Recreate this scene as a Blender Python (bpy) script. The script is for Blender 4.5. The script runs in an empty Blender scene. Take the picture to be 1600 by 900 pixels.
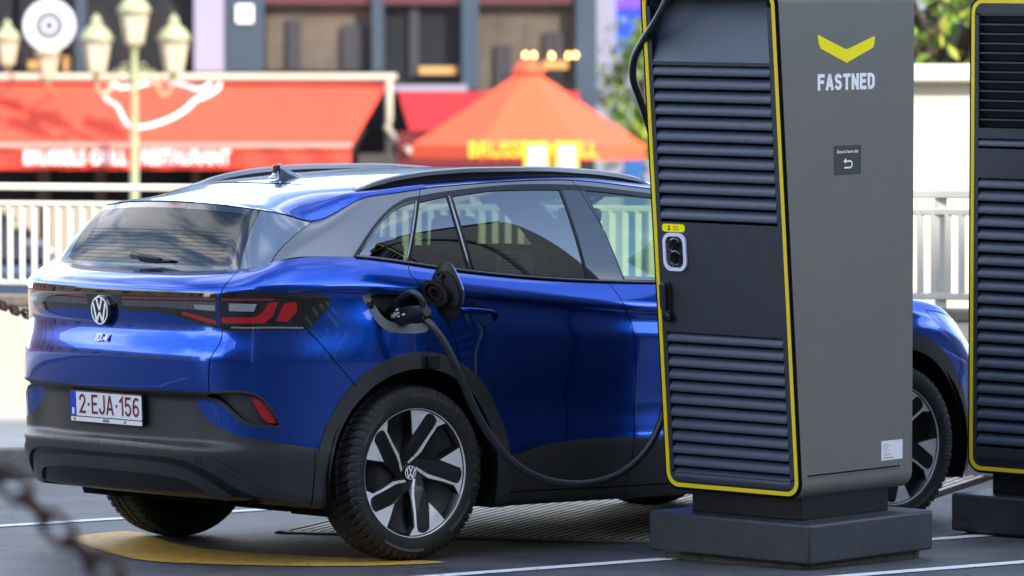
import bpy, bmesh, math, random
import numpy as np
from mathutils import Vector, Matrix
from mathutils.geometry import delaunay_2d_cdt
random.seed(4); rng=np.random.default_rng(4)
R=math.radians
sc=bpy.context.scene
# ---------------- camera, sky, sun, exposure ----------------
cam=bpy.data.objects.new('camera',bpy.data.cameras.new('camera')); sc.collection.objects.link(cam); sc.camera=cam
cam.location=(0,0,2.0); cam.rotation_euler=(R(90)-math.atan(320/8500.),0,0)
cam.data.sensor_width=36; cam.data.lens=191.25; cam.data.clip_end=2000; cam.data.clip_start=.5
cam.data.dof.use_dof=True; cam.data.dof.focus_distance=22.75; cam.data.dof.aperture_fstop=3.7; cam.data.dof.aperture_blades=0
SUN_EL,SUN_AZ=34.,40.          # elevation; degrees to the right of straight behind the camera
w=bpy.data.worlds.new('World'); sc.world=w; w.use_nodes=True
nt=w.node_tree; nt.nodes.clear()
def nd(nt,t,**k):
    n=nt.nodes.new(t)
    for a,b in k.items(): setattr(n,a,b)
    return n
sky=nd(nt,'ShaderNodeTexSky',sky_type='NISHITA',sun_disc=False,sun_elevation=R(SUN_EL),sun_rotation=R(180-SUN_AZ),air_density=1.0,dust_density=.6,ozone_density=1.2)
tc=nd(nt,'ShaderNodeTexCoord'); mp=nd(nt,'ShaderNodeMapping'); mp.inputs['Scale'].default_value=(.9,.9,3.2); mp.inputs['Location'].default_value=(.35,.2,.4)
nz=nd(nt,'ShaderNodeTexNoise'); nz.inputs['Scale'].default_value=1.7; nz.inputs['Detail'].default_value=7; nz.inputs['Roughness'].default_value=.58
cr=nd(nt,'ShaderNodeValToRGB'); cr.color_ramp.elements[0].position=.47; cr.color_ramp.elements[1].position=.62
mx=nd(nt,'ShaderNodeMix',data_type='RGBA'); mx.inputs[7].default_value=(10.2,10.0,9.9,1)
bg=nd(nt,'ShaderNodeBackground'); bg.inputs[1].default_value=.15
wo=nd(nt,'ShaderNodeOutputWorld'); lk=nt.links.new
lk(tc.outputs['Generated'],mp.inputs[0]); lk(mp.outputs[0],nz.inputs[0]); lk(nz.outputs[0],cr.inputs[0]); 
sx=nd(nt,'ShaderNodeSeparateXYZ'); mr=nd(nt,'ShaderNodeMapRange'); mr.inputs[1].default_value=.30; mr.inputs[2].default_value=.75; mr.inputs[3].default_value=1.0; mr.inputs[4].default_value=.30
mm_=nd(nt,'ShaderNodeMath',operation='MULTIPLY'); lk(tc.outputs['Generated'],sx.inputs[0]); lk(sx.outputs[2],mr.inputs[0]); lk(mr.outputs[0],mm_.inputs[0]); lk(cr.outputs[0],mm_.inputs[1]); lk(mm_.outputs[0],mx.inputs[0]); lk(sky.outputs[0],mx.inputs[6]); lk(mx.outputs[2],bg.inputs[0]); lk(bg.outputs[0],wo.inputs[0])
sl=bpy.data.lights.new('sun','SUN'); sl.energy=2.5; sl.angle=R(.5); sl.color=(1,.93,.80)
so=bpy.data.objects.new('sun',sl); sc.collection.objects.link(so)
sd=Vector((math.sin(R(SUN_AZ))*math.cos(R(SUN_EL)),-math.cos(R(SUN_AZ))*math.cos(R(SUN_EL)),math.sin(R(SUN_EL))))
so.rotation_euler=sd.to_track_quat('Z','Y').to_euler(); so.location=(0,0,30)
vs=sc.view_settings; vs.view_transform='Standard'; vs.look='None'; vs.gamma=1; vs.use_curve_mapping=False; vs.exposure=1.78
sc.render.engine='CYCLES'
sc.cycles.max_bounces=10; sc.cycles.transparent_max_bounces=12
# ---------------- materials ----------------
MC={}
def mat(name,col,rough=.5,metal=0,coat=0,coatr=.03,spec=.5,var=0,vscale=8,bump=0,bscale=60,emit=None,es=1,sub=None,ior=None,stretch=None,col2=None,dirt=0):
    m=bpy.data.materials.new(name); m.use_nodes=True; n=m.node_tree; b=n.nodes['Principled BSDF']
    b.inputs['Base Color'].default_value=(*col,1); b.inputs['Roughness'].default_value=rough; b.inputs['Metallic'].default_value=metal
    b.inputs['Coat Weight'].default_value=coat; b.inputs['Coat Roughness'].default_value=coatr; b.inputs['Specular IOR Level'].default_value=spec
    if emit: b.inputs['Emission Color'].default_value=(*emit,1); b.inputs['Emission Strength'].default_value=es
    if var or bump or dirt:
        t=nd(n,'ShaderNodeTexCoord'); mpp=nd(n,'ShaderNodeMapping')
        if stretch: mpp.inputs['Scale'].default_value=stretch
        n.links.new(t.outputs['Object'],mpp.inputs[0])
    if var:
        q=nd(n,'ShaderNodeTexNoise'); q.inputs['Scale'].default_value=vscale; q.inputs['Detail'].default_value=8; q.inputs['Roughness'].default_value=.65
        n.links.new(mpp.outputs[0],q.inputs[0]); r=nd(n,'ShaderNodeValToRGB'); e=r.color_ramp.elements
        e[0].position=.3;e[1].position=.7
        c2=col2 or tuple(min(1,c*(1+var)) for c in col); e[0].color=(*[c*(1-var) for c in col],1); e[1].color=(*c2,1)
        n.links.new(q.outputs[0],r.inputs[0]); n.links.new(r.outputs[0],b.inputs['Base Color'])
        ma=nd(n,'ShaderNodeMapRange'); ma.inputs[3].default_value=max(0,rough-.08); ma.inputs[4].default_value=min(1,rough+.1)
        n.links.new(q.outputs[0],ma.inputs[0]); n.links.new(ma.outputs[0],b.inputs['Roughness'])
    if bump:
        q=nd(n,'ShaderNodeTexNoise'); q.inputs['Scale'].default_value=bscale; q.inputs['Detail'].default_value=5
        n.links.new(mpp.outputs[0],q.inputs[0]); bu=nd(n,'ShaderNodeBump'); bu.inputs['Strength'].default_value=bump; bu.inputs['Distance'].default_value=.01
        n.links.new(q.outputs[0],bu.inputs['Height']); n.links.new(bu.outputs[0],b.inputs['Normal'])
    MC[name]=m; return m
def glass(name,tint,f0=.08,rough=0.0):
    m=bpy.data.materials.new(name); m.use_nodes=True; n=m.node_tree; n.nodes.clear(); l=n.links.new
    o=nd(n,'ShaderNodeOutputMaterial'); t=nd(n,'ShaderNodeBsdfTransparent'); t.inputs[0].default_value=(*tint,1)
    g=nd(n,'ShaderNodeBsdfGlossy'); g.inputs['Roughness'].default_value=rough; f=nd(n,'ShaderNodeLayerWeight'); f.inputs[0].default_value=.5
    p=nd(n,'ShaderNodeMath',operation='POWER'); p.inputs[1].default_value=5; q=nd(n,'ShaderNodeMath',operation='MULTIPLY_ADD'); q.inputs[1].default_value=1-f0; q.inputs[2].default_value=f0
    l(f.outputs['Facing'],p.inputs[0]); l(p.outputs[0],q.inputs[0])
    x=nd(n,'ShaderNodeMixShader'); l(q.outputs[0],x.inputs[0]); l(t.outputs[0],x.inputs[1]); l(g.outputs[0],x.inputs[2]); l(x.outputs[0],o.inputs[0])
    MC[name]=m; return m
paint=mat('blue paint',(.0006,.060,.42),.18,.92,1,.012,.5); paint.node_tree.nodes['Principled BSDF'].inputs['Coat IOR'].default_value=1.5
n=paint.node_tree; b=n.nodes['Principled BSDF']; t=nd(n,'ShaderNodeTexCoord'); v=nd(n,'ShaderNodeTexVoronoi'); v.inputs['Scale'].default_value=900
bu=nd(n,'ShaderNodeBump'); bu.inputs['Strength'].default_value=.05; bu.inputs['Distance'].default_value=.001
n.links.new(t.outputs['Object'],v.inputs[0]); n.links.new(v.outputs[0],bu.inputs['Height']); n.links.new(bu.outputs[0],b.inputs['Normal'])
clad=mat('grey cladding plastic',(.025,.025,.0255),.38,0,0,var=.12,vscale=6,bump=.12,bscale=900,spec=.45)
arch=mat('arch trim plastic',(.024,.025,.026),.42,bump=.15,bscale=900)
black=mat('black plastic',(.006,.006,.007),.38,spec=.35)
gloss=mat('gloss black',(.006,.006,.007),.05,0,1,.01)
deep=mat('deep black',(.004,.004,.004),.9,spec=.1)
silver=mat('satin silver',(.30,.31,.33),.30,.75,.2,.15)
satin=mat('satin grey roof arch',(.20,.205,.215),.33,.6,.15,.2,bump=.03,bscale=700)
finm=mat('grey fin paint',(.20,.225,.26),.14,.6,1,.03)
rail=mat('anodised rail',(.26,.275,.30),.30,.6)
chrome=mat('chrome',(.85,.85,.86),.08,1)
rubber=mat('tyre rubber',(.016,.016,.0155),.58,var=.3,vscale=14,bump=.12,bscale=150,spec=.35)
letter=mat('tyre lettering',(.045,.045,.044),.6)
alloyb=mat('gloss black alloy',(.006,.006,.007),.32,0,.15,.1)
alloys=mat('machined alloy',(.85,.85,.85),.34,.35,.4,.05,bump=.04,bscale=400)
brake=mat('brake steel',(.12,.11,.10),.4,.8)
redl=mat('red lens',(.36,.003,.007),.18,0,1,.01); redd=mat('dim red lens',(.20,.012,.016),.2,0,1,.01)
clearl=mat('clear lens',(.30,.32,.33),.16,.3,1,.01); greyl=mat('reflection grey lens',(.075,.07,.072),.16,.1,1,.01,var=.5,vscale=160); darkl=mat('dark lens',(.006,.006,.007),.05,0,1,.01)
tick=mat('lens tick',(.30,.31,.32),.2,.5,1,.01)
white=mat('white plate',(.72,.72,.74),.3,spec=.6); plred=mat('plate red',(.16,.006,.018),.4); plblue=mat('plate blue',(.01,.04,.42),.35); green=mat('plate green',(.01,.3,.08),.5)
wht=mat('white print',(.93,.93,.93),.4); yel=mat('yellow film',(1.0,.86,.0),.35,spec=.4); darkp=mat('dark print',(.02,.02,.02),.5)
gl_rear=glass('tinted rear glass',(.24,.30,.25),.24); gl_front=glass('front glass',(.62,.80,.62),.13); gl_back=glass('back window glass',(.02,.03,.035),.075)
seatm=mat('seat fabric',(.02,.021,.024),.8); inner=mat('cabin trim',(.014,.014,.015),.8); card=mat('cardboard',(.30,.19,.10),.8,var=.2,vscale=12); head=mat('headliner',(.10,.10,.10),.9)
anth=mat('anthracite enamel',(.016,.021,.031),.42,0,0,var=.06,vscale=3,bump=.25,bscale=520,spec=.5)
slatm=mat('slat enamel',(.042,.058,.088),.36,0,0,bump=.2,bscale=520,spec=.55)
cgrey=mat('warm grey enamel',(.160,.153,.138),.45,.15,0,stretch=(3,3,.6),var=.05,vscale=5,bump=.3,bscale=430,spec=.5)
cbase=mat('plinth enamel',(.022,.026,.033),.40,0,0,var=.32,vscale=11,bump=.2,bscale=380,spec=.5)
cable=mat('cable rubber',(.010,.012,.016),.42,bump=.1,bscale=200,spec=.6)
lilac=mat('socket ring',(.72,.70,.88),.3)
screen=mat('notice film',(.045,.045,.043),.4)
asph=mat('asphalt',(.055,.057,.062),.62,spec=.5)
# ---------------- helpers ----------------
def tag(o,label=None,cat=None,group=None,kind=None):
    if label: o['label']=label
    if cat: o['category']=cat
    if group: o['group']=group
    if kind: o['kind']=kind
    return o
def empty(name,loc=(0,0,0),rz=0,label=None,cat=None,group=None,parent=None):
    o=bpy.data.objects.new(name,None); sc.collection.objects.link(o); o.location=loc; o.rotation_euler=(0,0,rz); o.empty_display_size=.2
    if parent: o.parent=parent
    return tag(o,label,cat,group)
def mk(name,V,F,m,parent=None,smooth=False,normals=None,mi=None,auto=None):
    me=bpy.data.meshes.new(name); me.from_pydata([tuple(map(float,v)) for v in V],[],[tuple(int(i) for i in f) for f in F])
    for q in (m if isinstance(m,(list,tuple)) else [m]): me.materials.append(q)
    if mi is not None: me.polygons.foreach_set('material_index',np.array(mi,dtype=np.int32))
    if smooth: me.polygons.foreach_set('use_smooth',np.ones(len(me.polygons),bool))
    if auto: 
        me.polygons.foreach_set('use_smooth',np.ones(len(me.polygons),bool)); me.set_sharp_from_angle(angle=R(auto))
    me.update()
    if normals is not None: me.normals_split_custom_set(normals)
    o=bpy.data.objects.new(name,me); sc.collection.objects.link(o)
    if parent: o.parent=parent
    return o
class MB:
    def __init__(s): s.V=[];s.F=[];s.mi=[];s.c=0
    def add(s,V,F,k=None):
        o=len(s.V); s.V+= [tuple(v) for v in V]; s.F+=[tuple(i+o for i in f) for f in F]; s.mi+=[s.c if k is None else k]*len(F)
    def box(s,x0,x1,y0,y1,z0,z1,M=None):
        V=[(x,y,z) for x in (x0,x1) for y in (y0,y1) for z in (z0,z1)]
        if M is not None: V=[M@Vector(v) for v in V]
        s.add(V,[(0,1,3,2),(4,6,7,5),(0,4,5,1),(2,3,7,6),(0,2,6,4),(1,5,7,3)])
    def prism(s,pts,h0,h1,M=None,cap=True):
        """pts 2D polygon (x,y) CCW, extruded z h0..h1"""
        n=len(pts); V=[(x,y,h0) for x,y in pts]+[(x,y,h1) for x,y in pts]
        if M is not None: V=[M@Vector(v) for v in V]
        F=[(i,(i+1)%n,n+(i+1)%n,n+i) for i in range(n)]
        if cap: F+=[tuple(range(n-1,-1,-1)),tuple(range(n,2*n))]
        s.add(V,F)
    def lathe(s,prof,n=32,M=None,a0=0,a1=2*math.pi,close=True):
        """prof [(r,z)] about z"""
        m=len(prof); V=[]
        full=abs(a1-a0-2*math.pi)<1e-6; k=n if full else n+1
        for i in range(k):
            a=a0+(a1-a0)*i/n
            V+=[(r*math.cos(a),r*math.sin(a),z) for r,z in prof]
        if M is not None: V=[M@Vector(v) for v in V]
        F=[]
        for i in range(n):
            j=(i+1)%k
            for q in range(m-1): F.append((i*m+q,j*m+q,j*m+q+1,i*m+q+1))
        s.add(V,F)
    def tube(s,P,r,n=12,cap=True):
        P=[Vector(p) for p in P]; m=len(P); rr=r if isinstance(r,(list,tuple)) else [r]*m
        V=[];up=Vector((0,0,1))
        T=[(P[min(i+1,m-1)]-P[max(i-1,0)]).normalized() for i in range(m)]
        a=T[0].cross(up)
        if a.length<.1: a=T[0].cross(Vector((1,0,0)))
        a.normalize()
        for i in range(m):
            a=(a-T[i]*a.dot(T[i])).normalized(); b=T[i].cross(a)
            V+=[P[i]+(a*math.cos(2*math.pi*k/n)+b*math.sin(2*math.pi*k/n))*rr[i] for k in range(n)]
        F=[(i*n+k,i*n+(k+1)%n,(i+1)*n+(k+1)%n,(i+1)*n+k) for i in range(m-1) for k in range(n)]
        if cap: F+=[tuple(range(n-1,-1,-1)),tuple((m-1)*n+k for k in range(n))]
        s.add(V,F)
    def build(s,name,m,parent=None,smooth=False,auto=None,bevel=0,seg=2):
        o=mk(name,s.V,s.F,m,parent,smooth,mi=s.mi if isinstance(m,(list,tuple)) else None,auto=None)
        bmn=bmesh.new(); bmn.from_mesh(o.data); bmesh.ops.recalc_face_normals(bmn,faces=bmn.faces); bmn.to_mesh(o.data); bmn.free()
        if bevel:
            d=o.modifiers.new('bevel','BEVEL'); d.width=bevel; d.segments=seg; d.limit_method='ANGLE'; d.angle_limit=R(35); d.harden_normals=False
            o.data.polygons.foreach_set('use_smooth',np.ones(len(o.data.polygons),bool)); o.data.set_sharp_from_angle(angle=R(50))
        if auto:
            o.data.polygons.foreach_set('use_smooth',np.ones(len(o.data.polygons),bool)); o.data.set_sharp_from_angle(angle=R(auto))
        return o
def crom(P,n=6,closed=False):
    P=np.array(P,float); m=len(P)
    out=[]
    for i in range(m if closed else m-1):
        if closed: a,b,c,d=P[i-1],P[i],P[(i+1)%m],P[(i+2)%m]
        else: a,b,c,d=P[max(i-1,0)],P[i],P[i+1],P[min(i+2,m-1)]
        # centripetal
        t0=0;t1=t0+max(np.linalg.norm(b-a),1e-9)**.5;t2=t1+max(np.linalg.norm(c-b),1e-9)**.5;t3=t2+max(np.linalg.norm(d-c),1e-9)**.5
        for k in range(n):
            t=t1+(t2-t1)*k/n
            A1=a if t1-t0<1e-4 else (t1-t)/(t1-t0)*a+(t-t0)/(t1-t0)*b
            A2=(t2-t)/(t2-t1)*b+(t-t1)/(t2-t1)*c
            A3=d if t3-t2<1e-4 else (t3-t)/(t3-t2)*c+(t-t2)/(t3-t2)*d
            if t3-t2<1e-4: A3=c
            if t1-t0<1e-4: A1=b
            B1=(t2-t)/(t2-t0)*A1+(t-t0)/(t2-t0)*A2; B2=(t3-t)/(t3-t1)*A2+(t-t1)/(t3-t1)*A3
            out.append((t2-t)/(t2-t1)*B1+(t-t1)/(t2-t1)*B2)
    if not closed: out.append(P[-1])
    return [tuple(q) for q in out]
def textmesh(txt,size,depth=.001,sx=1.0,bold=0,align='CENTER',shear=0,space=1):
    c=bpy.data.curves.new('t','FONT'); c.body=txt; c.size=size; c.extrude=depth; c.align_x=align; c.align_y='CENTER'; c.offset=bold; c.resolution_u=3; c.shear=shear; c.space_character=space
    o=bpy.data.objects.new('t',c); sc.collection.objects.link(o); bpy.context.view_layer.update()
    me=bpy.data.meshes.new_from_object(o.evaluated_get(bpy.context.evaluated_depsgraph_get()))
    V=[(v.co.x*sx,v.co.y,v.co.z) for v in me.vertices]; F=[tuple(p.vertices) for p in me.polygons]
    bpy.data.objects.remove(o); bpy.data.meshes.remove(me); return V,F
def frame(O,ex,ey):
    ex=Vector(ex).normalized(); ey=Vector(ey); ey=(ey-ex*ey.dot(ex)).normalized(); ez=ex.cross(ey)
    M=Matrix((ex,ey,ez)).transposed().to_4x4(); M.translation=Vector(O); return M
def rrect(x0,x1,y0,y1,r,n=5):
    P=[]
    for cx,cy,a in ((x1-r,y1-r,0),(x0+r,y1-r,90),(x0+r,y0+r,180),(x1-r,y0+r,270)):
        P+=[(cx+r*math.cos(R(a+90*k/n)),cy+r*math.sin(R(a+90*k/n))) for k in range(n+1)]
    return P
def px(u,v,Y):   # metres for a point seen at distance Y  (used for the far background's proportions)
    return ((u-800)*Y/8500.,2-(v-130)*Y/8500.)
def nspl(x,y):
    # natural cubic spline through (x,y[...]) ; returns callable
    x=np.asarray(x,float);y=np.asarray(y,float);n=len(x);h=np.diff(x)
    A=np.zeros((n,n));r=np.zeros_like(y)
    A[0,0]=A[-1,-1]=1
    for i in range(1,n-1):
        A[i,i-1]=h[i-1];A[i,i]=2*(h[i-1]+h[i]);A[i,i+1]=h[i]
        r[i]=6*((y[i+1]-y[i])/h[i]-(y[i]-y[i-1])/h[i-1])
    M=np.linalg.solve(A,r.reshape(n,-1)).reshape(y.shape)
    def f(q):
        q=np.asarray(q,float);k=np.clip(np.searchsorted(x,q)-1,0,n-2)
        t=q-x[k];s=x[k+1]-q;hk=h[k]
        e=(1,)*(y.ndim-1);t=t.reshape(t.shape+e);s=s.reshape(s.shape+e);hk=hk.reshape(hk.shape+e)
        return (M[k]*s**3+M[k+1]*t**3)/(6*hk)+(y[k]/hk-M[k]*hk/6)*s+(y[k+1]/hk-M[k+1]*hk/6)*t
    return f
def pchip(x,y):
    x=np.asarray(x,float);y=np.asarray(y,float);h=np.diff(x)
    hh=h.reshape((-1,)+(1,)*(y.ndim-1));d=np.diff(y,axis=0)/hh
    m=np.zeros_like(y)
    w1=2*hh[1:]+hh[:-1];w2=hh[1:]+2*hh[:-1]
    with np.errstate(divide='ignore',invalid='ignore'):
        mm=(w1+w2)/(w1/d[:-1]+w2/d[1:])
    mm[(d[:-1]*d[1:]<=0)|~np.isfinite(mm)]=0
    m[1:-1]=mm;m[0]=d[0];m[-1]=d[-1]
    def f(q):
        q=np.asarray(q,float);k=np.clip(np.searchsorted(x,q)-1,0,len(x)-2)
        t=(q-x[k])/h[k];hk=h[k]
        if y.ndim>1: t=t.reshape(t.shape+(1,)*(y.ndim-1));hk=hk.reshape(t.shape)
        return (1+2*t)*(1-t)**2*y[k]+t*(1-t)**2*hk*m[k]+t*t*(3-2*t)*y[k+1]+t*t*(t-1)*hk*m[k+1]
    return f
def gsm(A,s,axis):
    if s<=0: return A
    n=int(3*s)+1;k=np.exp(-.5*(np.arange(-n,n+1)/s)**2);k/=k.sum()
    A=np.moveaxis(A,axis,0)
    P=np.concatenate([2*A[:1]-A[n:0:-1],A,2*A[-1:]-A[-2:-n-2:-1]])
    R=sum(k[i]*P[i:i+len(A)] for i in range(2*n+1))
    return np.moveaxis(R,0,axis)
class Surf:
    """surface table over (u,v), both in metres along the skin"""
    def __init__(s,U,V,T):
        s.U=U;s.V=V;s.T=T;s.du=U[1]-U[0];s.dv=V[1]-V[0]
        Pu=np.gradient(T,s.du,axis=0);Pv=np.gradient(T,s.dv,axis=1)
        N=np.cross(Pv,Pu);N/=np.linalg.norm(N,axis=2,keepdims=True)+1e-12
        s.N=N
    def _b(s,A,u,v):
        a=np.clip((u-s.U[0])/s.du,0,len(s.U)-1.0001);b=np.clip((v-s.V[0])/s.dv,0,len(s.V)-1.0001)
        i=a.astype(int);j=b.astype(int);a=(a-i)[:,None];b=(b-j)[:,None]
        return (A[i,j]*(1-a)*(1-b)+A[i+1,j]*a*(1-b)+A[i,j+1]*(1-a)*b+A[i+1,j+1]*a*b)
    def P(s,u,v,off=0.):
        u=np.atleast_1d(np.asarray(u,float));v=np.atleast_1d(np.asarray(v,float))
        p=s._b(s.T,u,v)
        if np.any(off): p=p+s.n(u,v)*(off if np.isscalar(off) else off[:,None])
        return p
    def n(s,u,v):
        N=s._b(s.N,np.atleast_1d(np.asarray(u,float)),np.atleast_1d(np.asarray(v,float)))
        return N/(np.linalg.norm(N,axis=1,keepdims=True)+1e-12)
# coordinates: x forward, y RIGHT, z up
BASE=[(-.970,0),(-.965,.20),(-.948,.40),(-.915,.58),(-.865,.71),(-.795,.795),(-.69,.848),(-.55,.878),(-.35,.900),(-.1,.915),
(.2,.920),(.6,.922),(1.0,.924),(1.5,.925),(2.0,.925),(2.5,.925),(2.9,.915),(3.15,.885),(3.32,.83),(3.45,.72),(3.54,.55),(3.59,.3),(3.605,0)]
ROWS=[
(.00,[(0,.19,0,.275),(3,.17,-.03,.275),(5,.12,-.08,.265),(8,0,-.06,.235),(10,0,-.06,.205),(15,0,-.06,.205),(18,-.05,-.06,.2),(22,-.14,0,.19)]),
(.05,[(0,.10,0,.295),(3,.09,-.01,.295),(5,.05,-.04,.29),(8,0,-.03,.255),(10,0,-.035,.22),(15,0,-.035,.22),(18,-.03,-.03,.22),(22,-.06,0,.21)]),
(.14,[(0,.045,0,.38),(5,.02,-.018,.38),(8,0,-.015,.34),(10,0,-.016,.30),(15,0,-.016,.30),(22,-.02,0,.33)]),
(.26,[(0,.020,0,.495),(5,0,0,.49),(8,0,0,.475),(10,0,-.006,.455),(15,0,-.006,.455),(18,0,0,.46),(22,0,0,.48)]),
(.295,[(0,.052,0,.525),(3,.050,0,.525),(4,.02,-.003,.525),(5,.002,-.002,.525),(8,0,-.002,.51),(10,0,-.012,.50),(15,0,-.012,.50),(18,0,0,.50),(22,0,0,.52)]),
(.45,[(0,.050,0,.69),(3,.045,0,.69),(4,.012,0,.69),(5,0,0,.69),(8,0,.002,.66),(9,0,.004,.65),(10,0,-.004,.64),(11,0,-.024,.63),(15,0,-.024,.63),(16,0,-.002,.65),(22,.0,0,.66)]),
(.49,[(0,.010,0,.73),(3,.008,0,.73),(4,.0,0,.73),(5,0,0,.73),(8,0,.004,.71),(9,0,.006,.70),(10,0,.002,.69),(11,0,-.020,.68),(15,0,-.020,.68),(16,0,.0,.70),(22,.0,0,.70)]),
(.63,[(0,.0,0,.862),(4,0,0,.858),(5,0,0,.858),(6,0,.003,.855),(8,0,.008,.84),(9,0,.010,.83),(10,0,.006,.82),(11,0,-.006,.81),(15,0,-.006,.79),(16,0,.004,.80),(18,0,0,.72),(22,.0,0,.72)]),
(.76,[(0,.030,0,1.0),(4,.026,0,1.0),(5,.012,-.012,1.0),(6,.0,-.014,1.0),(8,0,-.004,.99),(9,0,.003,.98),(10,0,.002,.965),(12,0,0,.91),(15,0,0,.88),(16,0,.004,.88),(18,-.02,-.01,.79),(22,-.01,0,.745)]),
(.88,[(0,.018,0,1.12),(4,.018,0,1.12),(5,.012,-.012,1.125),(6,.004,-.014,1.13),(8,0,-.014,1.125),(9,0,-.012,1.11),(10,0,-.011,1.09),(11,0,-.011,1.055),(12,0,-.012,1.015),(13,0,-.012,.98),(15,0,-.008,.955),(16,0,-.006,.94),(18,-.05,-.03,.86),(22,-.03,0,.775)]),
(.91,[(0,.022,0,1.148),(4,.02,0,1.148),(5,.014,-.008,1.153),(6,.006,-.008,1.158),(8,0,.001,1.155),(9,0,.002,1.143),(10,0,.003,1.122),(11,0,.003,1.087),(12,0,.003,1.047),(13,0,.002,1.012),(15,0,-.002,.985),(16,0,-.01,.965),(18,-.06,-.04,.885),(22,-.045,0,.79)]),
(.985,[(0,.10,0,1.205),(4,.085,-.03,1.205),(5,.062,-.04,1.212),(6,.05,-.044,1.23),(8,.02,-.034,1.232),(9,0,-.03,1.213),(10,0,-.028,1.183),(11,0,-.024,1.142),(12,0,-.022,1.106),(13,0,-.022,1.08),(15,0,-.03,1.053),(16,-.02,-.05,1.02),(17,-.04,-.06,.985),(18,-.08,-.07,.94),(20,-.08,-.05,.87),(22,-.07,0,.84)]),
(1.05,[(0,.23,0,1.229),(2,.215,0,1.229),(3,.178,-.03,1.230),(4,.145,-.06,1.232),(5,.125,-.085,1.245),(6,.11,-.093,1.272),(7,.11,-.093,1.283),(8,.074,-.08,1.278),(9,.02,-.072,1.257),(10,0,-.064,1.218),(11,0,-.056,1.175),(12,0,-.056,1.147),(13,0,-.057,1.128),(14,0,-.063,1.112),(15,0,-.085,1.085),(16,-.05,-.115,1.045),(17,-.13,-.125,1.01),(18,-.12,-.13,.965),(19,-.13,-.12,.925),(20,-.12,-.11,.895),(21,-.12,-.06,.88),(22,-.115,0,.875)]),
]
def buildL():
    B=np.array(BASE);T=np.concatenate([[0],np.cumsum(np.hypot(*np.diff(B,axis=0).T))])
    ci=np.arange(23)
    rows=[];V=[]
    for v,spec in ROWS:
        c=[q[0] for q in spec]
        off=np.stack([pchip(c,[q[k] for q in spec])(ci) for k in (1,2,3)],1)
        rows.append(np.stack([B[:,0]+off[:,0],B[:,1]+off[:,1],off[:,2]],1));V.append(v)
    rows=np.array(rows)               # v,c,3
    U=np.arange(0,T[-1],.01)
    # mirrored ends so that the centre line is smooth
    Tm=np.concatenate([[-T[2],-T[1]],T,[2*T[-1]-T[-2],2*T[-1]-T[-3]]])
    R2=rows.transpose(1,0,2)
    mir=np.array([1,-1,1])
    R3=np.concatenate([R2[[2,1]]*mir,R2,R2[[-2,-3]]*mir])
    A=nspl(Tm,R3)(U)                  # u,v,3
    A[0,:,1]=0
    Vq=np.arange(0,1.0501,.005)
    A=pchip(V,A.transpose(1,0,2))(Vq).transpose(1,0,2)
    A=gsm(A,1.1,1)
    return Surf(U,Vq,A),T
# greenhouse: bottom / top points, right side
GC=[((-.740,0,1.229),(-.620,0,1.500)),((-.742,.20,1.229),(-.612,.18,1.498)),((-.733,.40,1.229),(-.590,.36,1.490)),((-.727,.55,1.230),(-.565,.48,1.480)),
((-.720,.65,1.232),(-.540,.55,1.472)),((-.67,.71,1.245),(-.44,.598,1.450)),((-.58,.755,1.272),(-.333,.632,1.424)),((-.44,.785,1.283),(-.115,.645,1.503)),
((-.276,.82,1.278),(.05,.648,1.532)),((-.08,.843,1.257),(.24,.652,1.552)),((.2,.856,1.218),(.45,.655,1.567)),((.6,.866,1.175),(.75,.655,1.579)),((1.0,.868,1.147),(1.07,.652,1.579)),
((1.5,.868,1.128),(1.4,.642,1.550)),((2.0,.862,1.112),(1.62,.625,1.525)),((2.35,.845,1.095),(1.78,.600,1.497)),((2.56,.79,1.083),(1.88,.555,1.487)),((2.68,.65,1.085),(1.95,.46,1.500)),((2.76,.35,1.09),(2.0,.25,1.515)),((2.79,0,1.095),(2.01,0,1.52))]
def buildG():
    b=np.array([g[0] for g in GC]);t=np.array([g[1] for g in GC])
    T=np.concatenate([[0],np.cumsum(np.linalg.norm(np.diff((b+t)/2,axis=0),axis=1))])
    mir=np.array([1,-1,1])
    R=np.stack([b,t],1)
    R3=np.concatenate([R[[2,1]]*mir,R,R[[-2,-3]]*mir]);Tm=np.concatenate([[-T[2],-T[1]],T,[2*T[-1]-T[-2],2*T[-1]-T[-3]]])
    U=np.arange(0,T[-1],.01);A=nspl(Tm,R3)(U);A[0,:,1]=0
    W=np.arange(0,1.0001,.02)
    P=A[:,:1]*(1-W)[None,:,None]+A[:,1:]*W[None,:,None]
    n=np.cross(np.gradient(P,axis=1),np.gradient(P,axis=0));n/=np.linalg.norm(n,axis=2,keepdims=True)+1e-9
    bul=.02*4*W*(1-W)
    P=P+n*bul[None,:,None]
    return Surf(U,W,P),T
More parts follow.
